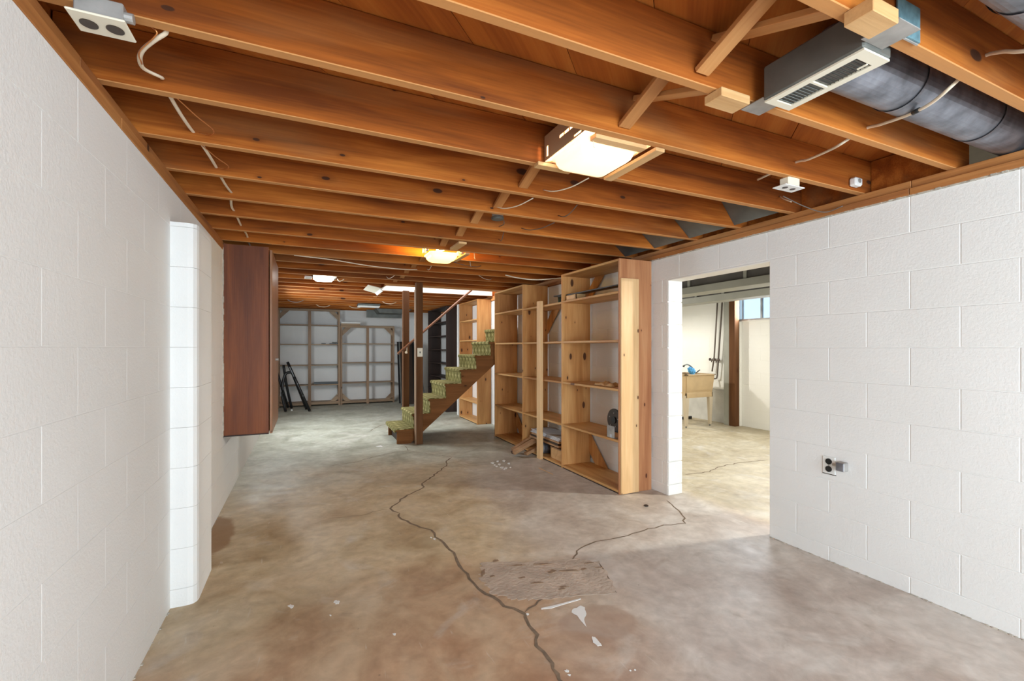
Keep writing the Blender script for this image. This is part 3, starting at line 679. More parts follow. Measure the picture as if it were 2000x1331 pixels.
# ------------------------------------------------------------ far shelves on the back wall
def open_rack(label, x0, x1, ztop, rows, mids, corners, yf=11.1, yb=11.40):
    t = thing('storage_rack', label, 'shelf', ((x0+x1)/2, (yf+yb)/2, 0))
    for x in (x0, x1-.04): box('post', (x, yf, 0), (x+.04, yf+.03, ztop), M_backZ, t); box('post', (x, yb-.03, 0), (x+.04, yb, ztop), M_backZ, t)
    for x in mids: box('post', (x-.03, yf-.003, 0), (x+.03, yf+.027, ztop), M_backZ, t)
    for z in rows: box('shelf', (x0+.002, yf+.002, z-.011), (x1-.002, yb-.002, z+.011), M_backX, t)
    box('top_rail', (x0, yf-.001, ztop-.05), (x1, yf+.022, ztop), M_backX, t); box('bottom_rail', (x0, yf-.001, .03), (x1, yf+.022, .07), M_backX, t)
    L_ = .17
    for c in corners:
        sx = x0+.035 if 'l' in c else x1-.035; dx = 1 if 'l' in c else -1; sz = ztop-.05 if 't' in c else .07; dzz = -1 if 't' in c else 1
        prism('brace', [(sx+dx*.08, sz), (sx+dx*.20, sz), (sx, sz+dzz*.20), (sx, sz+dzz*.08)], 'Y', yf+.031, yf+.05, M_backX, t)
    return t
rk1 = open_rack('tall open wooden rack on the far wall behind the folded black stand', -.56, .725, 2.19, [1.826, 1.389, .919, .471, .079], [.085], ['tl', 'tr', 'br', 'bl'])
rk2 = open_rack('lower open wooden rack on the far wall with braced corners', .733, 1.955, 1.835, [1.407, .963, .496, .065], [1.335], ['tl', 'tr', 'br', 'bl'])
t = thing('board_pair', 'two pale boards stacked on top of the lower rack', 'boards', (.95, 11.2, 1.8355))
box('board', (.74, 11.06, 1.8355), (1.16, 11.2, 1.875), M_backX, t); box('board', (.745, 11.05, 1.876), (1.17, 11.19, 1.91), M_platew, t)
t = thing('black_tray', 'long black tray on a low shelf of the tall rack', 'tray', (.43, 11.2, .482)); box('base', (.17, 11.135, .4822), (.68, 11.3, .49), M_black, t); multibox('rim', [((.17, 11.135, .49), (.68, 11.145, .528)), ((.17, 11.29, .49), (.68, 11.3, .528)), ((.17, 11.145, .49), (.18, 11.29, .528))], M_black, t)
t = thing('hand_tool', 'small dark tool on the third shelf of the tall rack', 'tool', (.6, 11.2, 1.4005)); box('body', (.50, 11.14, 1.4003), (.68, 11.2, 1.418), M_black, t); box('handle', (.56, 11.15, 1.419), (.66, 11.19, 1.448), M_metald, t, .008)
t = box('loose_clamp', (.33, 11.12, 1.4003), (.42, 11.17, 1.418), M_brownp, None, .004); tag(t, 'small dark clip left of the tool on the tall rack', 'clip')

# folded black stand (folding chair frame)
t = thing('folding_stand', 'folded black metal stand standing before the far rack', 'stand', (-.1, 10.4, 0))
F1, F2, T1, T2 = Vector((.079, 10.13, .02)), Vector((.02, 10.45, .02)), Vector((-.335, 10.30, 1.02)), Vector((-.335, 10.62, 1.0))
tube('leg', [F1, T1], .028, M_black, t); tube('leg', [F2, T2], .026, M_black, t)
for k in (.18, .45, .62, .8, .98): tube('rung', [F1.lerp(T1, k), F2.lerp(T2, k)], .012, M_black, t)
G1, G2 = Vector((-.366, 10.25, .02)), Vector((-.27, 10.75, .02)); H1 = F1.lerp(T1, .80); H2 = F2.lerp(T2, .80)
tube('leg', spline([G1, Vector((-.43, 10.24, .40)), Vector((-.38, 10.28, .76)), H1], 5), .028, M_black, t); tube('leg', spline([G2, Vector((-.36, 10.66, .5)), Vector((-.42, 10.62, .95))], 5), .026, M_black, t)
tube('leg', [(-.56, 10.5, .9), (-.33, 10.55, .06)], .024, M_black, t)
bar('hinge_plate', F1.lerp(T1, .70)+Vector((0, -.02, 0)), F1.lerp(T1, .90)+Vector((0, -.02, 0)), .05, .02, M_black, t, wdir=(0, 1, 0))
for k in (.3, .55): cyl('rivet', F1.lerp(T1, k)+Vector((0, -.02, 0)), .012, .01, M_platew, t, 'Y', 10)
cyl('foot_cap', (-.26, 10.45, .018), .018, .032, M_platew, t, 'Z', 12)

# leaning dark panels
for i, (xa, xb, yb_, h, m_, lb) in enumerate([(1.99, 2.40, 10.98, 1.46, M_black, 'tall black panel leaning behind the rear post'), (2.02, 2.30, 10.80, 1.42, M_brownp, 'dark brown panel leaning in front of the black panel'), (1.965, 1.99, 10.62, 1.45, M_metald, 'thin grey edged board leaning beside the far rack')]):
    o = bar('dark_sheet', ((xa+xb)/2, yb_-.28, .013), ((xa+xb)/2, yb_, h), xb-xa, .016, m_, None, wdir=(1, 0, 0)); tag(o, lb, 'panel')
o = bar('grey_pole', (2.56, 10.45, .015), (2.46, 10.95, 1.25), .03, .03, M_metald, None); tag(o, 'dark grey pole leaning between post and black shelving', 'pole')
# far grey duct
t = thing('plenum_duct', 'grey sheet metal duct hung at the far end of the ceiling', 'duct', (1.67, 10.9, 2.0))
box('panel', (1.27, 10.80, 2.01), (2.07, 10.815, 2.19), M_metald, t); 
bm = bmesh.new(); 
prism('duct_body', [(1.42, 2.19), (1.50, 2.09), (2.0, 2.09), (2.10, 2.12), (2.22, 2.19)], 'Y', 10.35, 10.795, M_metald, t, .004)
t = thing('tube_fixture', 'unlit white double tube light fixed to far joists', 'light', (1.15, 9.6, 2.17)); box('channel', (.95, 9.44, 2.165), (1.38, 9.68, 2.197), M_metald, t)
for y in (9.48, 9.62): cyl('tube', (1.165, y, 2.150), .015, .42, M_platew, t, 'X', 12)
# odd bits hanging from the far joists
for i, (px, py) in enumerate([(692, 600), (575, 585), (760, 590), (630, 596)]):
    x, y = bp(px, py, 2.19); x = max(-.4, min(2.6, x)); y = jy(round((min(10.6, y)-JY0)/SP))+.019; q = [(x-.12, y, 2.199), (x-.05, y+.02, 2.165), (x+.06, y, 2.16), (x+.15, y+.03, 2.199)]
    o = tube('wire_loop', spline(q, 5), .006, M_cable if i != 1 else M_metal, None, 6); tag(o, ['pale wire loop under far joists before the white tubes', 'grey wire loop under far joists at left', 'pale wire loop beneath the joists left of the rear post', 'short wire loop close to the tall rack'][i], 'wire')

# ------------------------------------------------------------ stairs
Y0, Y1 = 6.20, 6.95; RS, GO, X0 = .2, .2265, 1.105
st = thing('staircase', 'brown timber staircase with green diamond carpet runner', 'stairs', (2.0, 6.57, 0))
NS = 8
prof = [(X0+.025, 0)]
for k in range(NS):
    prof += [(X0+.025+GO*k, RS*(k+1)-.03), (X0+.025+GO*(k+1), RS*(k+1)-.03)]
xe = XR-.02
prof[-1] = (xe, prof[-1][1]); prof += [(xe, .854*(xe-1.482)+.142), (1.316, 0)]
prism('stringer', prof, 'Y', Y0+.02, Y0+.055, M_string, st); prism('stringer', prof, 'Y', Y1-.04, Y1-.005, M_string, st)
for k in range(NS):
    xa = X0+GO*k; xb = min(X0+GO*(k+1)+.026, xe)
    box('tread', (xa, Y0+.0, RS*(k+1)-.03), (xb, Y1, RS*(k+1)-.004), M_string, st, .003)
    if k: box('riser', (xa+.026, Y0+.056, RS*k-.003), (xa+.040, Y1-.041, RS*(k+1)-.03), M_string, st, 0)
box('riser', (X0+.07, Y0+.056, 0), (X0+.085, Y1-.041, RS-.03), M_dark, st, 0)  # dark panel stands in for the shaded open recess below the first tread
path = [(X0-.004, RS-.040), (X0-.006, RS-.012), (X0+.004, RS+.002)]
for k in range(NS):
    xa = X0+GO*(k+1); z = RS*(k+1)+.002
    if k == NS-1: path += [(xe-.004, z)]; break
    path += [(xa+.018, z), (xa+.020, z+.02), (xa+.012, z+RS-.045), (xa-.006, z+RS-.03), (xa-.006, z+RS-.010), (xa+.004, z+RS)]
bm = bmesh.new(); uvl = bm.loops.layers.uv.new('UVMap'); d = 0; prev = None; W = [Y0-.004, Y1+.004]; rows_ = []
for i, p in enumerate(path):
    if i: d += math.hypot(p[0]-path[i-1][0], p[1]-path[i-1][1])
    rows_.append((bm.verts.new((p[0]-2.0, W[0]-6.57, p[1])), bm.verts.new((p[0]-2.0, W[1]-6.57, p[1])), d))
for a, b in zip(rows_, rows_[1:]):
    f = bm.faces.new((a[0], a[1], b[1], b[0])); 
    for lp in f.loops:
        v = lp.vert; dd = a[2] if v in a[:2] else b[2]; lp[uvl].uv = (v.co.y, dd)
me = bpy.data.meshes.new('carpet_runner'); bm.to_mesh(me); bm.free(); o = link('carpet_runner', me, M_carpet, (2.0, 6.57, 0), st)
sm_ = o.modifiers.new('s', 'SOLIDIFY'); sm_.thickness = .012; sm_.offset = 0
# posts
p1 = thing('support_post', 'dark brown square post in front of the stairs with a switch plate', 'post', (1.407, 6.13, 0))
box('shaft', (1.363, 6.085, 0), (1.452, 6.172, 2.197), M_post, p1, .003)
box('edge_strip', (1.352, 6.088, 0), (1.3625, 6.168, 2.10), M_backZ, p1, .001)
sw = box('switch_plate', (1.374, 6.079, 1.19), (1.447, 6.0845, 1.308), M_plate, p1, .002)
box('toggle', (1.404, 6.068, 1.237), (1.416, 6.0785, 1.262), M_brownp, sw, .002)
p2 = thing('support_post', 'brown square post behind the stairs carrying the handrail bracket', 'post', (1.42, 7.12, 0)); box('shaft', (1.375, 7.05, 0), (1.468, 7.14, 2.197), M_post, p2, .003)
hr = thing('handrail', 'slim brown handrail rising to the right behind the front post', 'handrail', (1.9, 6.99, 1.7))
bar('rail', (1.275, 6.985, 1.215), (2.50, 6.985, 2.285), .042, .034, M_rail, hr, wdir=(0, 1, 0), bev=.010)
tube('bracket', spline([(1.42, 7.05, 1.24), (1.42, 7.01, 1.24), (1.42, 6.985, 1.325)], 4), .007, M_cable, hr)
cyl('bracket_rose', (1.42, 7.047, 1.24), .022, .006, M_cable, hr, 'Y', 16)
# curled white flashing at the stairwell corner
t = thing('bent_flashing', 'bent white metal flashing at the left end of the stairwell edge', 'flashing', (.96, 6.9, 2.18))
prism('sheet', [(.80, 2.192), (.97, 2.150), (.985, 2.152), (1.04, 2.192), (1.035, 2.194), (.98, 2.160), (.80, 2.196)], 'Y', 6.60, 7.19, M_plate, t); 
prism('lip', [(.965, 2.150), (1.00, 2.115), (1.004, 2.118), (.985, 2.153)], 'Y', 6.62, 7.17, M_platew, t)

# ------------------------------------------------------------ wall cabinet on the left
cb = thing('wall_cabinet', 'tall reddish-brown plywood cabinet hung on the left wall', 'cabinet', (-.44, 4.85, .58))
cx0, cx1, cy0, cy1, cz0, cz1 = XL+.002, -.284, 4.352, 5.30, .580, 2.165
box('side_panel', (cx0, cy0, cz0), (cx1, cy0+.018, cz1), M_cab, cb, .001); box('side_panel', (cx0, cy1-.018, cz0), (cx1, cy1, cz1), M_cab, cb)
box('bottom_panel', (cx0, cy0+.0185, cz0+.004), (cx1-.002, cy1-.0185, cz0+.022), M_cab, cb); box('top_panel', (cx0, cy0+.0185, cz1-.02), (cx1-.002, cy1-.0185, cz1-.002), M_cab, cb)
for y in (cy0+.01, (cy0+cy1)/2+.002):
    d_ = box('door', (cx1+.006, y, cz0-.002), (cx1+.026, y+(cy1-cy0)/2-.012, cz1-.02), M_cabside, cb, .002)
cyl('door_knob', (cx1+.04, 4.80, 1.2), .013, .026, M_metal, cb, 'X', 12)
box('edge_trim', (cx0, cy0-.006, cz0-.004), (cx1, cy0-.0005, cz0+.006), M_dark, cb, .001)
multibox('plaster_edge', [((XL-.001, cy0-.010-rnd.uniform(0, .004), .58+i*.05), (XL+.006+rnd.uniform(0, .004), cy0-.001, .63+i*.05)) for i in range(31)], M_mortar, cb)

# ------------------------------------------------------------ ceiling lights
def tray(name, x0, x1, y0, y1, zt, zb, mat, parent, taper=.03, r=.03):
    """square pressed-glass shade: flanged rim, sloping sides, soft flat bottom"""
    def rr(a0, a1, b0, b1, rad, z, n=5):
        out = []
        for cx_, cy_, s0 in ((a1-rad, b1-rad, 0), (a0+rad, b1-rad, 90), (a0+rad, b0+rad, 180), (a1-rad, b0+rad, 270)):
            for k in range(n+1):
                an = R(s0+90*k/n); out.append((cx_+rad*math.cos(an), cy_+rad*math.sin(an), z))
        return out
    c = Vector(((x0+x1)/2, (y0+y1)/2, zt)); bm = bmesh.new(); h = zt-zb
    L_ = [(0, 0, zt), (.0, .0, zt-.010), (.012, .0, zt-.012), (.016, .0, zt-.5*h), (taper*.8, 0, zb+.014), (taper*1.2, 0, zb+.004), (taper*1.9, 0, zb)]
    rings = []
    for ins, _, z in L_: rings.append([bm.verts.new(Vector(p)-c) for p in rr(x0+ins, x1-ins, y0+ins, y1-ins, r, z)])
    for a, b in zip(rings, rings[1:]):
        n = len(a)
        for k in range(n): bm.faces.new((a[k], a[(k+1) % n], b[(k+1) % n], b[k]))
    bm.faces.new(rings[-1])
    return bmobj(name, bm, mat, c, parent, smooth=True)
# nearest light
l1 = thing('ceiling_light', 'large square glass ceiling light glowing warm white nearest the camera', 'light', (1.24, 1.75, 2.2))
hx0, hx1, hy0, hy1 = 1.055, 1.405, 1.572, 1.922
tray('glass_shade', hx0+.02, hx1-.02, hy0+.045, hy1-.006, 2.222, 2.158, M_glow1, l1)
# housing side with slots: built as strips round real openings
ht, hb = 2.33, 2.21
box('housing', (hx0, hy0, ht), (hx1, hy1, ht+.003), M_tan, l1, 0); box('housing', (hx1, hy0, hb), (hx1+.003, hy1, ht), M_tan, l1, 0); box('housing', (hx0, hy0-.003, hb), (hx1, hy0, ht), M_tan, l1, 0); box('housing', (hx0, hy1, hb), (hx1, hy1+.003, ht), M_tan, l1, 0)
multibox('slotted_plate', [((hx0-.003, hy0, 2.290), (hx0, hy1, ht)), ((hx0-.003, hy0, hb), (hx0, 1.60, 2.290)), ((hx0-.003, 1.60, 2.225), (hx0, 1.612, 2.290)), ((hx0-.003, 1.60, hb), (hx0, 1.66, 2.215)), ((hx0-.003, 1.612, 2.225), (hx0, 1.66, 2.290)),
    ((hx0-.003, 1.60, 2.215), (hx0, 1.603, 2.225)), ((hx0-.003, 1.66, hb), (hx0, 1.78, 2.262)), ((hx0-.003, 1.66, 2.275), (hx0, 1.78, 2.290)), ((hx0-.003, 1.695, 2.262), (hx0, 1.700, 2.275)), ((hx0-.003, 1.738, 2.262), (hx0, 1.743, 2.275)),
    ((hx0-.003, 1.78, hb), (hx0, 1.885, 2.290)), ((hx0-.003, 1.885, 2.275), (hx0, 1.90, 2.290)), ((hx0-.003, 1.885, hb), (hx0, 1.90, 2.225)), ((hx0-.003, 1.90, hb), (hx0, hy1, 2.29))], M_tan, l1)
for y in (1.68, 1.81): 
    bm = bmesh.new(); bmesh.ops.create_uvsphere(bm, u_segments=14, v_segments=8, radius=.03); bmobj('bulb', bm, M_bulb1, (1.23, y, 2.268), l1, smooth=True)
box('cleat', (1.10, jy(0)+JT+.001, 2.185), (1.37, jy(0)+JT+.045, 2.207), M_pineLX, l1)
box('cleat', (1.005, jy(1)-.034, 2.178), (1.20, jy(1)+.012, 2.196), M_pineLX, l1)
bar('cleat', (1.43, jy(0)+.02, 2.186), (1.43, jy(1)+.0, 2.186), .05, .016, M_pineLX, l1, wdir=(1, 0, 0))
tube('hook', spline([(1.115, 1.60, 2.215), (1.112, 1.60, 2.175), (1.122, 1.61, 2.165), (1.135, 1.62, 2.17)], 4), .002, M_cable, l1, 6)
# second light
def lampglow(name, loc, power, col, r=.03):
    l = bpy.data.lights.new(name, 'POINT'); l.energy = power; l.color = col; l.shadow_soft_size = r
    o = bpy.data.objects.new(name, l); COL.objects.link(o); o.location = loc
lampglow('nearest_lamp_light', (1.13, 1.75, 2.27), 5, (1, .78, .5))
l2 = thing('ceiling_light', 'square glass ceiling light glowing yellow in the middle of the ceiling', 'light', (1.2, 4.17, 2.2))
tray('glass_shade', 1.035, 1.315, 4.045, 4.325, 2.195, 2.125, M_glow2, l2, taper=.04, r=.04)
multibox('housing', [((1.02, 4.015, 2.30), (1.34, 4.355, 2.303))], M_metal, l2)
lampglow('middle_lamp_light', (1.0, 4.19, 2.225), 7, (1, .68, .16)); lampglow('middle_lamp_light', (1.36, 4.19, 2.235), 4, (1, .68, .16))
for y in (4.12, 4.25): bm = bmesh.new(); bmesh.ops.create_uvsphere(bm, u_segments=14, v_segments=8, radius=.028); bmobj('bulb', bm, M_bulb2, (1.17, y, 2.245), l2, smooth=True)
for x in (1.012, 1.345): cyl('socket', (x, 4.18, 2.215), .022, .03, M_platew, l2, 'X', 14); box('clip', (x-.012, 4.06, 2.196), (x+.012, 4.10, 2.226), M_metal, l2, .003)
bar('cleat', (1.375, 4.00, 2.188), (1.375, 4.40, 2.188), .045, .016, M_pineLX, l2)
o = box('scrap_batten', (1.16, 3.60, 2.178), (1.23, 3.86, 2.196), M_pineLX); tag(o, 'short pale batten nailed under the joists before the yellow light', 'batten')
# third light
l3 = thing('ceiling_light', 'slim white glowing light between joists at far left', 'light', (.22, 6.21, 2.2))
tray('glass_shade', .09, .33, 6.10, 6.30, 2.192, 2.155, M_glow3, l3, taper=.02)
box('housing', (.085, 6.05, 2.21), (.365, 6.39, 2.25), M_metal, l3)
box('end_bracket', (-.01, 6.10, 2.175), (.07, 6.22, 2.197), M_platew, l3, .004)
for i in range(3): tube('loose_wire', spline([(.37, 6.16+i*.02, 2.19), (.40, 6.18+i*.02, 2.165), (.45, 6.15+i*.02, 2.185+.005*i)], 4), .004, M_cable, l3, 6)
# smoke detector style round box
o = thing('junction_box', 'small round grey junction box with loose wires between joists', 'electrical box', (1.232, 2.87, 2.2)); cyl('cover', (1.245, 2.97, 2.232), .045, .02, M_metald, o, 'Z', 24, bev=.004); cyl('body', (1.245, 2.97, 2.27), .04, .055, M_metal, o, 'Z', 20)
tube('wire', spline([(1.29, 2.97, 2.235), (1.32, 3.03, 2.215), (1.33, 3.14, 2.225)], 5), .003, M_wire, o, 6)

# ------------------------------------------------------------ cables
def sagcable(name, label, pts, sag, r, mat, extra=None):
    full = []
    for i in range(len(pts)-1):
        a, b = Vector(pts[i]), Vector(pts[i+1])
        for k in range(6):
            t_ = k/6; p = a.lerp(b, t_); p.z -= sag*4*t_*(1-t_)*(1+.4*math.sin(i*2.3)); p.x += .012*math.sin(i*1.7)*4*t_*(1-t_); full.append(p)
    full.append(Vector(pts[-1])); o = thing(name, label, 'cable', Vector(pts[0])); tube('sheath', full, r, mat, o, 8, .6); return o
cx_ = [-.455, -.455, -.438, -.418, -.402, -.44, -.447, -.444, -.44, -.44]
pts = [(cx_[k], jy(k)+.019, 2.238) for k in range(1, 9)]
cab = sagcable('ceiling_cable', 'white flat cable threaded through holes in the joists along the left wall', pts, .012, .0075, M_cable)
for k in (1, 2): tube('ground_wire', spline([(-.43, jy(k)+.05, 2.215), (-.38, jy(k)+.16, 2.20), (-.345, jy(k)+.26, 2.202), (-.37, jy(k+1)-.03, 2.225), (-.42, jy(k+1)+.0, 2.236)], 5), .0022, M_copper, cab, 6)
lp = thing('cable_loop', 'curled end of white cable beside the ceiling outlet at upper left', 'cable', (-.4, 1.6, 2.2))
def bpz(px, py, z): return (*bp(px, py, z), z)
tube('sheath', spline([bpz(326, 58, 2.215), bpz(322, 66, 2.205), bpz(300, 80, 2.195), bpz(279, 98, 2.19), bpz(273, 115, 2.192), bpz(281, 134, 2.205), (-.445, 1.88, 2.222), (-.452, 1.926, 2.240)], 6), .0068, M_cable, lp, 8, .7)
tube('ground_wire', spline([bpz(290, 48, 2.215), bpz(306, 62, 2.20), bpz(300, 74, 2.19), bpz(272, 102, 2.185), bpz(277, 125, 2.19)], 6), .0022, M_copper, lp, 6)
rc = thing('ceiling_cable', 'pale cable crossing under the round duct at upper right', 'cable', (2.2, 1.1, 2.24))
tube('sheath', spline([(2.40, 1.80, 2.29), (2.326, jy(0)+.01, 2.276), (2.29, 1.44, 2.252), (2.21, 1.29, 2.225), (2.14, 1.20, 2.205), (2.178, jy(-1)+.01, 2.245), (2.155, 1.06, 2.228), (2.09, .93, 2.196), (2.05, .85, 2.190), (2.01, .775, 2.206), (2.06, jy(-2)+.01, 2.279), (2.02, .66, 2.252), (1.99, .61, 2.215), (1.965, .52, 2.174), (1.94, .42, 2.176)], 6), .006, M_cable, rc, 8)
tube('tape_wrap', [(2.085, .92, 2.194), (2.072, .895, 2.192)], .009, M_black, rc, 8)
for i, (x, k, dx, m_) in enumerate([(1.36, 1, -.09, M_cable), (1.24, 2, -.1, M_cable), (1.55, 2, .06, M_wire), (1.62, 3, -.1, M_wire), (1.40, 4, .1, M_wire), (1.45, 6, .12, M_cable), (1.55, 7, .12, M_cable), (1.25, 8, .03, M_cable), (1.95, 9, .3, M_cable), (1.0, 10, -.05, M_cable), (1.3, 7, .5, M_wire)]):
    ya = jy(k)+JT+.03; yb2 = jy(k+1)-.004
    o = tube('loose_wire', spline([(x, ya, 2.205), (x+dx*.4, ya+.12, 2.19), (x+dx*.8, ya+.24, 2.20), (x+dx, yb2, 2.235)], 5), .0032, m_, None, 6)
    tag(o, ['thin pale wire just behind the nearest glass light', 'thin pale wire curving left of the round junction box', 'dark wire in the second bay past the nearest light', 'dark wire end on the joist beyond the round box', 'dark wire ahead of the yellow light', 'pale wire right of the yellow light', 'pale looping wire behind the yellow light', 'small pale wire hook above the front post', 'pale wire under joists toward the tall shelving', 'pale wire stub left of the front post', 'dark wire trailing right behind the yellow light'][i], 'wire')
o = tube('drooping_cable', spline([(2.20, 5.0, 2.190), (2.32, 4.9, 2.15), (2.5, 4.8, 2.125), (2.72, 4.7, 2.14), (2.9, 4.62, 2.16)], 6), .007, M_cable, None, 8); tag(o, 'white cable drooping above the middle shelving unit', 'cable')
o = tube('drooping_cable', spline([(-.1, 4.80, 2.196), (.25, 4.83, 2.185), (.6, 4.90, 2.165), (.95, 5.02, 2.175), (1.15, 5.10, 2.196)], 6), .005, M_cable, None, 8); tag(o, 'thin tan cable drooping under joists left of the yellow light', 'cable')

# ------------------------------------------------------------ outlets and boxes
ol = thing('ceiling_outlet', 'ivory duplex outlet plate hanging from a metal box at upper left', 'outlet', (-.48, 1.52, 2.15))
box('metal_box', (-.532, 1.49, 2.158), (-.432, 1.522, 2.205), M_metal, ol, .003)
pl = box('cover_plate', (-.545, 1.478, 2.150), (-.425, 1.57, 2.156), M_plate, ol, .0025)
for x in (-.512, -.458): cyl('receptacle', (x, 1.525, 2.1492), .019, .003, M_brownp, ol, 'Z', 20)
cyl('connector', (-.425, 1.507, 2.178), .013, .022, M_metal, ol, 'X', 12)
o2 = thing('ceiling_outlet', 'white plate with porcelain box hanging between joists at right', 'outlet', (2.33, 1.55, 2.15))
box('cover_plate', (2.245, 1.525, 2.150), (2.40, 1.60, 2.155), M_platew, o2, .002); box('metal_box', (2.285, 1.535, 2.1555), (2.375, 1.59, 2.205), M_plate, o2, .006)
for x in (2.29, 2.35): cyl('receptacle', (x, 1.56, 2.1495), .014, .002, M_brownp, o2, 'Z', 16)
o3 = thing('conduit_box', 'small white box fixed to a joist end above the right wall', 'electrical box', (2.80, 1.50, 2.23)); box('body', (2.78, 1.485, 2.215), (2.845, 1.524, 2.262), M_platew, o3, .008); cyl('knockout', (2.81, 1.483, 2.24), .012, .004, M_metal, o3, 'Y', 12)
for i, q in enumerate([[(2.55, 1.75, 2.199), (2.70, 1.72, 2.15), (2.86, 1.70, 2.13), (2.90, 1.62, 2.15)], [(2.80, 1.95, 2.30), (2.74, 1.88, 2.25), (2.70, 1.80, 2.20)]]):
    o = tube('loose_wire', spline(q, 6), .003, M_cable if i else M_wire, None, 6); tag(o, ['grey wire loop hanging over the top of the right wall', 'tan wire arc before the grey metal pan'][i], 'wire')
wo_ = thing('wall_outlet', 'dark duplex outlet with white plate low on the right wall', 'outlet', (XR, 1.707, .59))
box('cover_plate', (XR-.006, 1.672, .536), (XR-.0005, 1.744, .642), M_platew, wo_, .002)
box('painted_shadow', (XR-.004, 1.668, .532), (XR-.0005, 1.746, .536), M_brownp, wo_, 0)  # dark strip paints the shadow below the plate
for z in (.612, .566): cyl('receptacle', (XR-.008, 1.708, z), .018, .005, M_black, wo_, 'X', 24); 
cyl('screw', (XR-.0075, 1.708, .589), .003, .002, M_metal, wo_, 'X', 8)
jb = thing('surface_box', 'small galvanised box on a stub of conduit beside the wall outlet', 'electrical box', (XR, 1.62, .61))
box('body', (XR-.045, 1.600, .575), (XR-.0005, 1.645, .628), M_metal, jb, .004); cyl('conduit_stub', (XR-.022, 1.660, .602), .009, .03, M_mortar, jb, 'Y', 12); box('lid', (XR-.049, 1.602, .578), (XR-.0455, 1.643, .625), M_duct, jb, .001)

# ------------------------------------------------------------ vent and ducts
vt = thing('floor_register', 'long ivory louvred air register hung between joists at upper right', 'vent', (1.53, .92, 2.17))
vx0, vx1, vy0, vy1, vz = 1.462, 1.592, .760, 1.070, 2.166
multibox('frame', [((vx0, vy0, vz), (vx1, vy0+.034, vz+.006)), ((vx0, vy1-.026, vz), (vx1, vy1, vz+.006)), ((vx0, vy0+.034, vz), (vx0+.026, vy1-.026, vz+.006)), ((vx1-.026, vy0+.034, vz), (vx1, vy1-.026, vz+.006)), ((vx0+.026, .922, vz), (vx1-.026, .930, vz+.006))], M_plate, vt, 0)
n = 0
y = vy0+.042
while y < vy1-.030:
    if not (.915 < y < .935):
        s_ = bar('louvre', (vx0+.024, y, vz+.006), (vx1-.024, y, vz+.006), .009, .0016, M_brownp if y < .92 else M_metald, vt, wdir=(0, 1, .75), bev=0)
    y += .0125
box('damper', (vx0+.02, vy0+.02, vz+.028), (vx1-.02, vy1-.02, vz+.030), M_black, vt, 0)
box('lever', (vx1-.052, vy0+.034, vz-.004), (vx1-.045, vy0+.062, vz), M_plate, vt, .001)
bt = thing('register_boot', 'grey sheet metal boot above the register with steel straps', 'duct', (1.5, .92, 2.25))
box('boot', (1.458, vy0-.002, 2.1725), (1.598, vy1+.004, 2.292), M_metald, bt, .006)
box('strap', (1.462, 1.075, 2.186), (1.56, 1.165, 2.189), M_metal, bt, 0)
box('strap', (1.440, .665, 2.186), (1.545, .757, 2.189), M_metal, bt, 0)
box('strap', (1.535, .7065, 2.192), (1.628, .711, 2.30), M_metal, bt, 0)
box('blue_tape', (1.512, .7015, 2.195), (1.628, .7055, 2.295), M_blue, bt, 0)
o = box('wood_block', (1.285, 1.098, 2.166), (1.425, 1.172, 2.1965), M_pineLX); tag(o, 'short pale wood block under a joist at the near end of the register', 'block', 'wood blocks beside the register')
o = box('wood_block', (1.30, .655, 2.158), (1.415, .725, 2.1965), M_pineLX); tag(o, 'short pale wood block under the joist beside blue tape', 'block', 'wood blocks beside the register')
dt = thing('round_duct', 'round grey sheet metal duct running to the right between joists', 'duct', (2.3, .935, 2.3))
def ductpipe(x0, x1, y, z, r, parent, mat):
    cyl('pipe', ((x0+x1)/2, y, z), r, x1-x0, mat, parent, 'X', 40)
    x = x0+.42
    while x < x1: 
        bm = bmesh.new(); bmesh.ops.create_cone(bm, cap_ends=False, segments=40, radius1=r+.004, radius2=r+.001, depth=.02); bmesh.ops.rotate(bm, matrix=Matrix.Rotation(R(90), 3, 'Y'), verts=bm.verts)
        bmobj('seam_ring', bm, mat, (x, y, z), parent); x += .60
ductpipe(1.60, 3.6, .935, 2.295, .093, dt, M_duct)
dt2 = thing('round_duct', 'second round duct in the next bay at the top right corner', 'duct', (2.3, .53, 2.28)); ductpipe(1.3, 3.6, .49, 2.286, .102, dt2, M_duct)

# ------------------------------------------------------------ laundry room contents
def gbeam(label, x, zb, zm):
    t = thing('ceiling_beam', label, 'beam', (x, 3, zb)); box('web', (x+.02, -1, zm), (x+.16, 8, 2.41), M_greyd, t, .003); box('flange', (x-.02, -1, zb), (x+.22, 8, zm), M_greyp, t, .003)
    return t
b1 = gbeam('grey painted beam nearest the doorway in the laundry room', 4.0, 1.925, 2.003)
for y in (1.5, 2.3, 3.13, 3.86, 4.7, 5.5): box('batten', (4.003, y, 2.004), (4.0195, y+.035, 2.40), M_greyp, b1)
b2 = gbeam('second grey painted beam farther into the laundry room', 5.0, 1.936, 2.022)
for y in (1.5, 2.3, 3.3, 4.25, 4.7, 5.5): box('batten', (5.003, y, 2.023), (5.0195, y+.035, 2.40), M_greyp, b2)
lc = multibox('ceiling_laundry', [((XR2+.01, YB, 2.395), (XO, 8.1, 2.419))], M_greyd); struct(lc, 'dark boarded ceiling of the laundry room')
sk = thing('utility_sink', 'tan laundry sink on four legs beyond the doorway', 'sink', (6.05, 5.85, 0))
sx0, sx1, sy0, sy1 = 5.60, 6.24, 5.47, 6.12
bm = bmesh.new(); r = addbox(bm, (sx0, sy0, .56), (sx1, sy1, .862))
for v in bm.verts:
    if v.co.z < .6: v.co.x += .025 if v.co.x < 6 else -.025; v.co.y += .03 if v.co.y < 5.8 else -.03
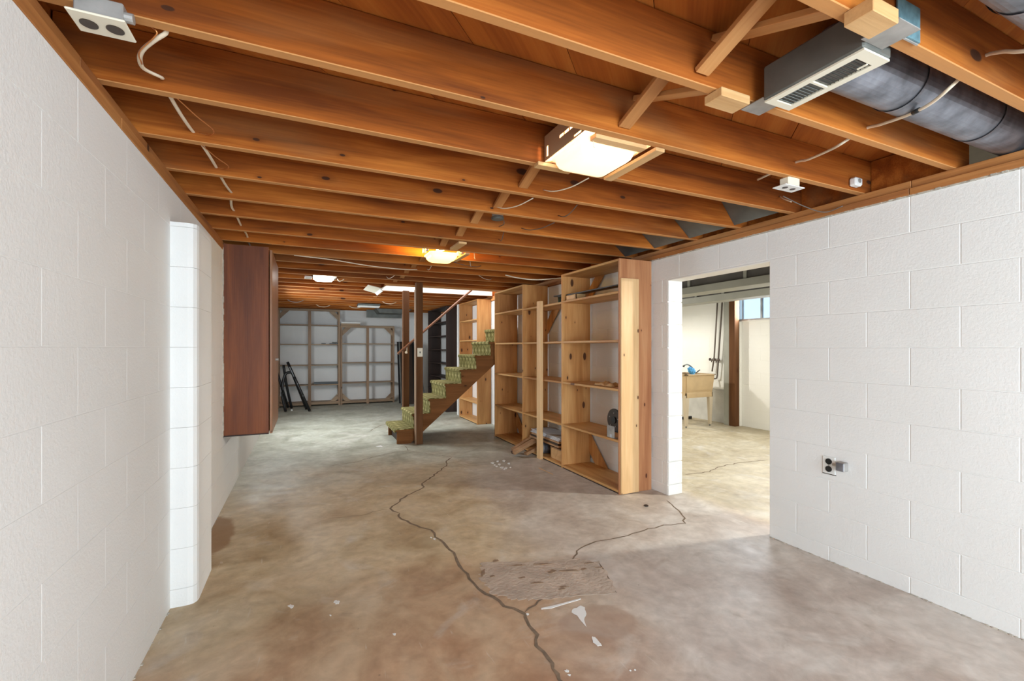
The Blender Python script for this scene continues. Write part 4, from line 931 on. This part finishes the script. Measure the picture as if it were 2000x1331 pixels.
tp = [f for f in bm.faces if f.calc_center_median().z > .85]; bmesh.ops.inset_region(bm, faces=tp, thickness=.03)
for f in tp:
    for v in f.verts: v.co.z -= .26
bmesh.ops.bevel(bm, geom=bm.edges[:], offset=.008, segments=2, affect='EDGES')
bmesh.ops.translate(bm, vec=(-6, -5.8, 0), verts=bm.verts); bmobj('basin', bm, M_sink, (6, 5.8, 0), sk, smooth=False)
multibox('rim', [((sx0-.015, sy0-.015, .858), (sx1+.015, sy0+.03, .874)), ((sx0-.015, sy1-.03, .858), (sx1+.015, sy1+.015, .874)), ((sx0-.015, sy0-.015, .858), (sx0+.03, sy1+.015, .874)), ((sx1-.03, sy0-.015, .858), (sx1+.015, sy1+.015, .874))], M_sink, sk, .004)
multibox('apron', [((sx0+.02, sy0+.025, .49), (sx1-.02, sy0+.045, .57)), ((sx0+.02, sy1-.045, .49), (sx1-.02, sy1-.025, .57)), ((sx0+.02, sy0+.025, .49), (sx0+.04, sy1-.025, .57)), ((sx1-.04, sy0+.025, .49), (sx1-.02, sy1-.025, .57))], M_sink, sk, .003)
for x, y, dx, dy in ((sx0+.055, sy0+.055, 1, 1), (sx1-.055, sy0+.055, -1, 1), (sx0+.055, sy1-.055, 1, -1), (sx1-.055, sy1-.055, -1, -1)):
    bm = bmesh.new(); r = addbox(bm, (-.04, -.03, 0), (.04, .03, .5))
    for v in bm.verts:
        if v.co.z < .1: v.co.x *= .5; v.co.y *= .6
    bmobj('leg', bm, M_sinkleg, (x, y, .03), sk)
    cyl('foot', (x, y, .016), .012, .03, M_metald, sk, 'Z', 10)
fc = thing('faucet', 'dark gooseneck faucet with a bright blue rag over the sink', 'faucet', (5.8, 5.62, .875))
fx, fy = 5.70, 5.56
tube('spout', spline([(fx+.16, fy, .875), (fx+.15, fy, .95), (fx+.10, fy, 1.00), (fx+.02, fy, 1.035), (fx-.06, fy, 1.02)], 5), .011, M_metald, fc)
cyl('aerator', (fx-.065, fy, 1.008), .016, .025, M_black, fc, 'Z', 12)
for s in (-1, 1): bar('handle', (fx+.17, fy+s*.03, .89), (fx+.22+.02*s, fy+s*.09, .95), .02, .012, M_metald, fc)
bm = bmesh.new(); bmesh.ops.create_icosphere(bm, subdivisions=3, radius=1); rn = random.Random(4)
for v in bm.verts:
    k = 1+.22*math.sin(9*v.co.x+3)*math.sin(8*v.co.y+1)+.15*math.sin(13*v.co.z)
    v.co = Vector((v.co.x*.065*k-.03*v.co.z, v.co.y*.05*k, v.co.z*.06*k))
bmobj('rag', bm, plain('blue_cloth', (.10, .36, .66), .8, noise=.3, nscale=30), (fx+.085, fy-.02, .935), fc)
wp = thing('water_pipes', 'two dark copper water pipes with valves running down the laundry wall', 'pipes', (6.58, 5.7, .75))
xp = 6.60
tube('pipe', [(xp, 5.715, 2.35), (xp, 5.745, 1.9), (xp, 5.80, 1.15), (xp, 5.845, .89)], .013, M_wire, wp, 10); tube('pipe', [(xp, 5.615, 2.35), (xp, 5.645, 1.9), (xp, 5.705, 1.15), (xp, 5.735, .82), (xp, 5.745, .775), (xp, 5.78, .765), (xp-.15, 5.84, .765)], .013, M_wire, wp, 10)
for y in (5.81, 5.71):
    cyl('valve', (xp-.012, y, 1.10), .022, .05, M_wire, wp, 'Y', 12); cyl('valve_handle', (xp-.03, y+.055, 1.105), .024, .014, M_wire, wp, 'Y', 12); tube('valve_stem', [(xp-.02, y-.03, 1.10), (xp-.02, y+.055, 1.10)], .008, M_wire, wp, 6); tube('drain_spigot', [(xp-.02, y+.03, 1.10), (xp-.02, y+.03, 1.055)], .009, M_wire, wp, 6)
cs = thing('boxed_column', 'grey and rust-brown timber column standing against the laundry wall', 'column', (6.56, 5.48, 0))
box('grey_board', (6.50, 5.405, 0), (6.60, 5.515, 2.2), M_greyp, cs); box('brown_board', (6.49, 5.29, 0), (6.60, 5.402, 2.2), M_post, cs)
o = box('edge_casing', (6.602, 5.285, 0), (6.656, 5.35, 1.745), M_wallc); tag(o, 'flaking cream edge board beside the brown column', 'board')
o = box('floor_pipe', (5.50, 6.20, .0005), (6.5, 6.24, .05), M_black, None, .01); tag(o, 'dark drain pipe on the floor behind the sink legs', 'pipe')

# ------------------------------------------------------------ floor litter
lt = thing('plaster_chips', 'scatter of white plaster chips on the floor before the far shelving unit', 'chips', (1.97, 4.65, 0))
for i, (px, py, r) in enumerate([(962, 905, 3.2), (972, 902, 2.6), (975, 908, 3), (984, 901, 3.2), (980, 914, 3.2), (994, 906, 2.8), (970, 912, 2.4), (988, 915, 2.8), (997, 914, 1.6), (966, 909, 2), (985, 917, 2)]):
    o = blob('chip', [(px-r, py), (px, py-r*.5), (px+r, py-r*.1), (px+r*.6, py+r*.5), (px-r*.4, py+r*.4)], M_paint, h=.006, seed=70+i, jit=.2, parent=lt)
a = bp(1052, 915); b = bp(1080, 928); o = bar('thin_stick', (a[0], a[1], .004), (b[0], b[1], .004), .006, .006, M_pineLX, None, wdir=(0, 0, 1)); tag(o, 'thin pale stick on the floor before the middle shelving unit', 'stick')
a = bp(1262, 989); o = cyl('bottle_cap', (a[0], a[1], .004), .018, .007, M_black, None, 'Z', 16); tag(o, 'flat dark disc on the floor before the tall pine end panel', 'disc')
o = blob('plaster_chip', [(984-250, 873), (984-240, 871), (984-236, 874)], M_paint, h=.004, seed=99, parent=None); tag(o, 'tiny white chip on the floor left of the first stair', 'chip')
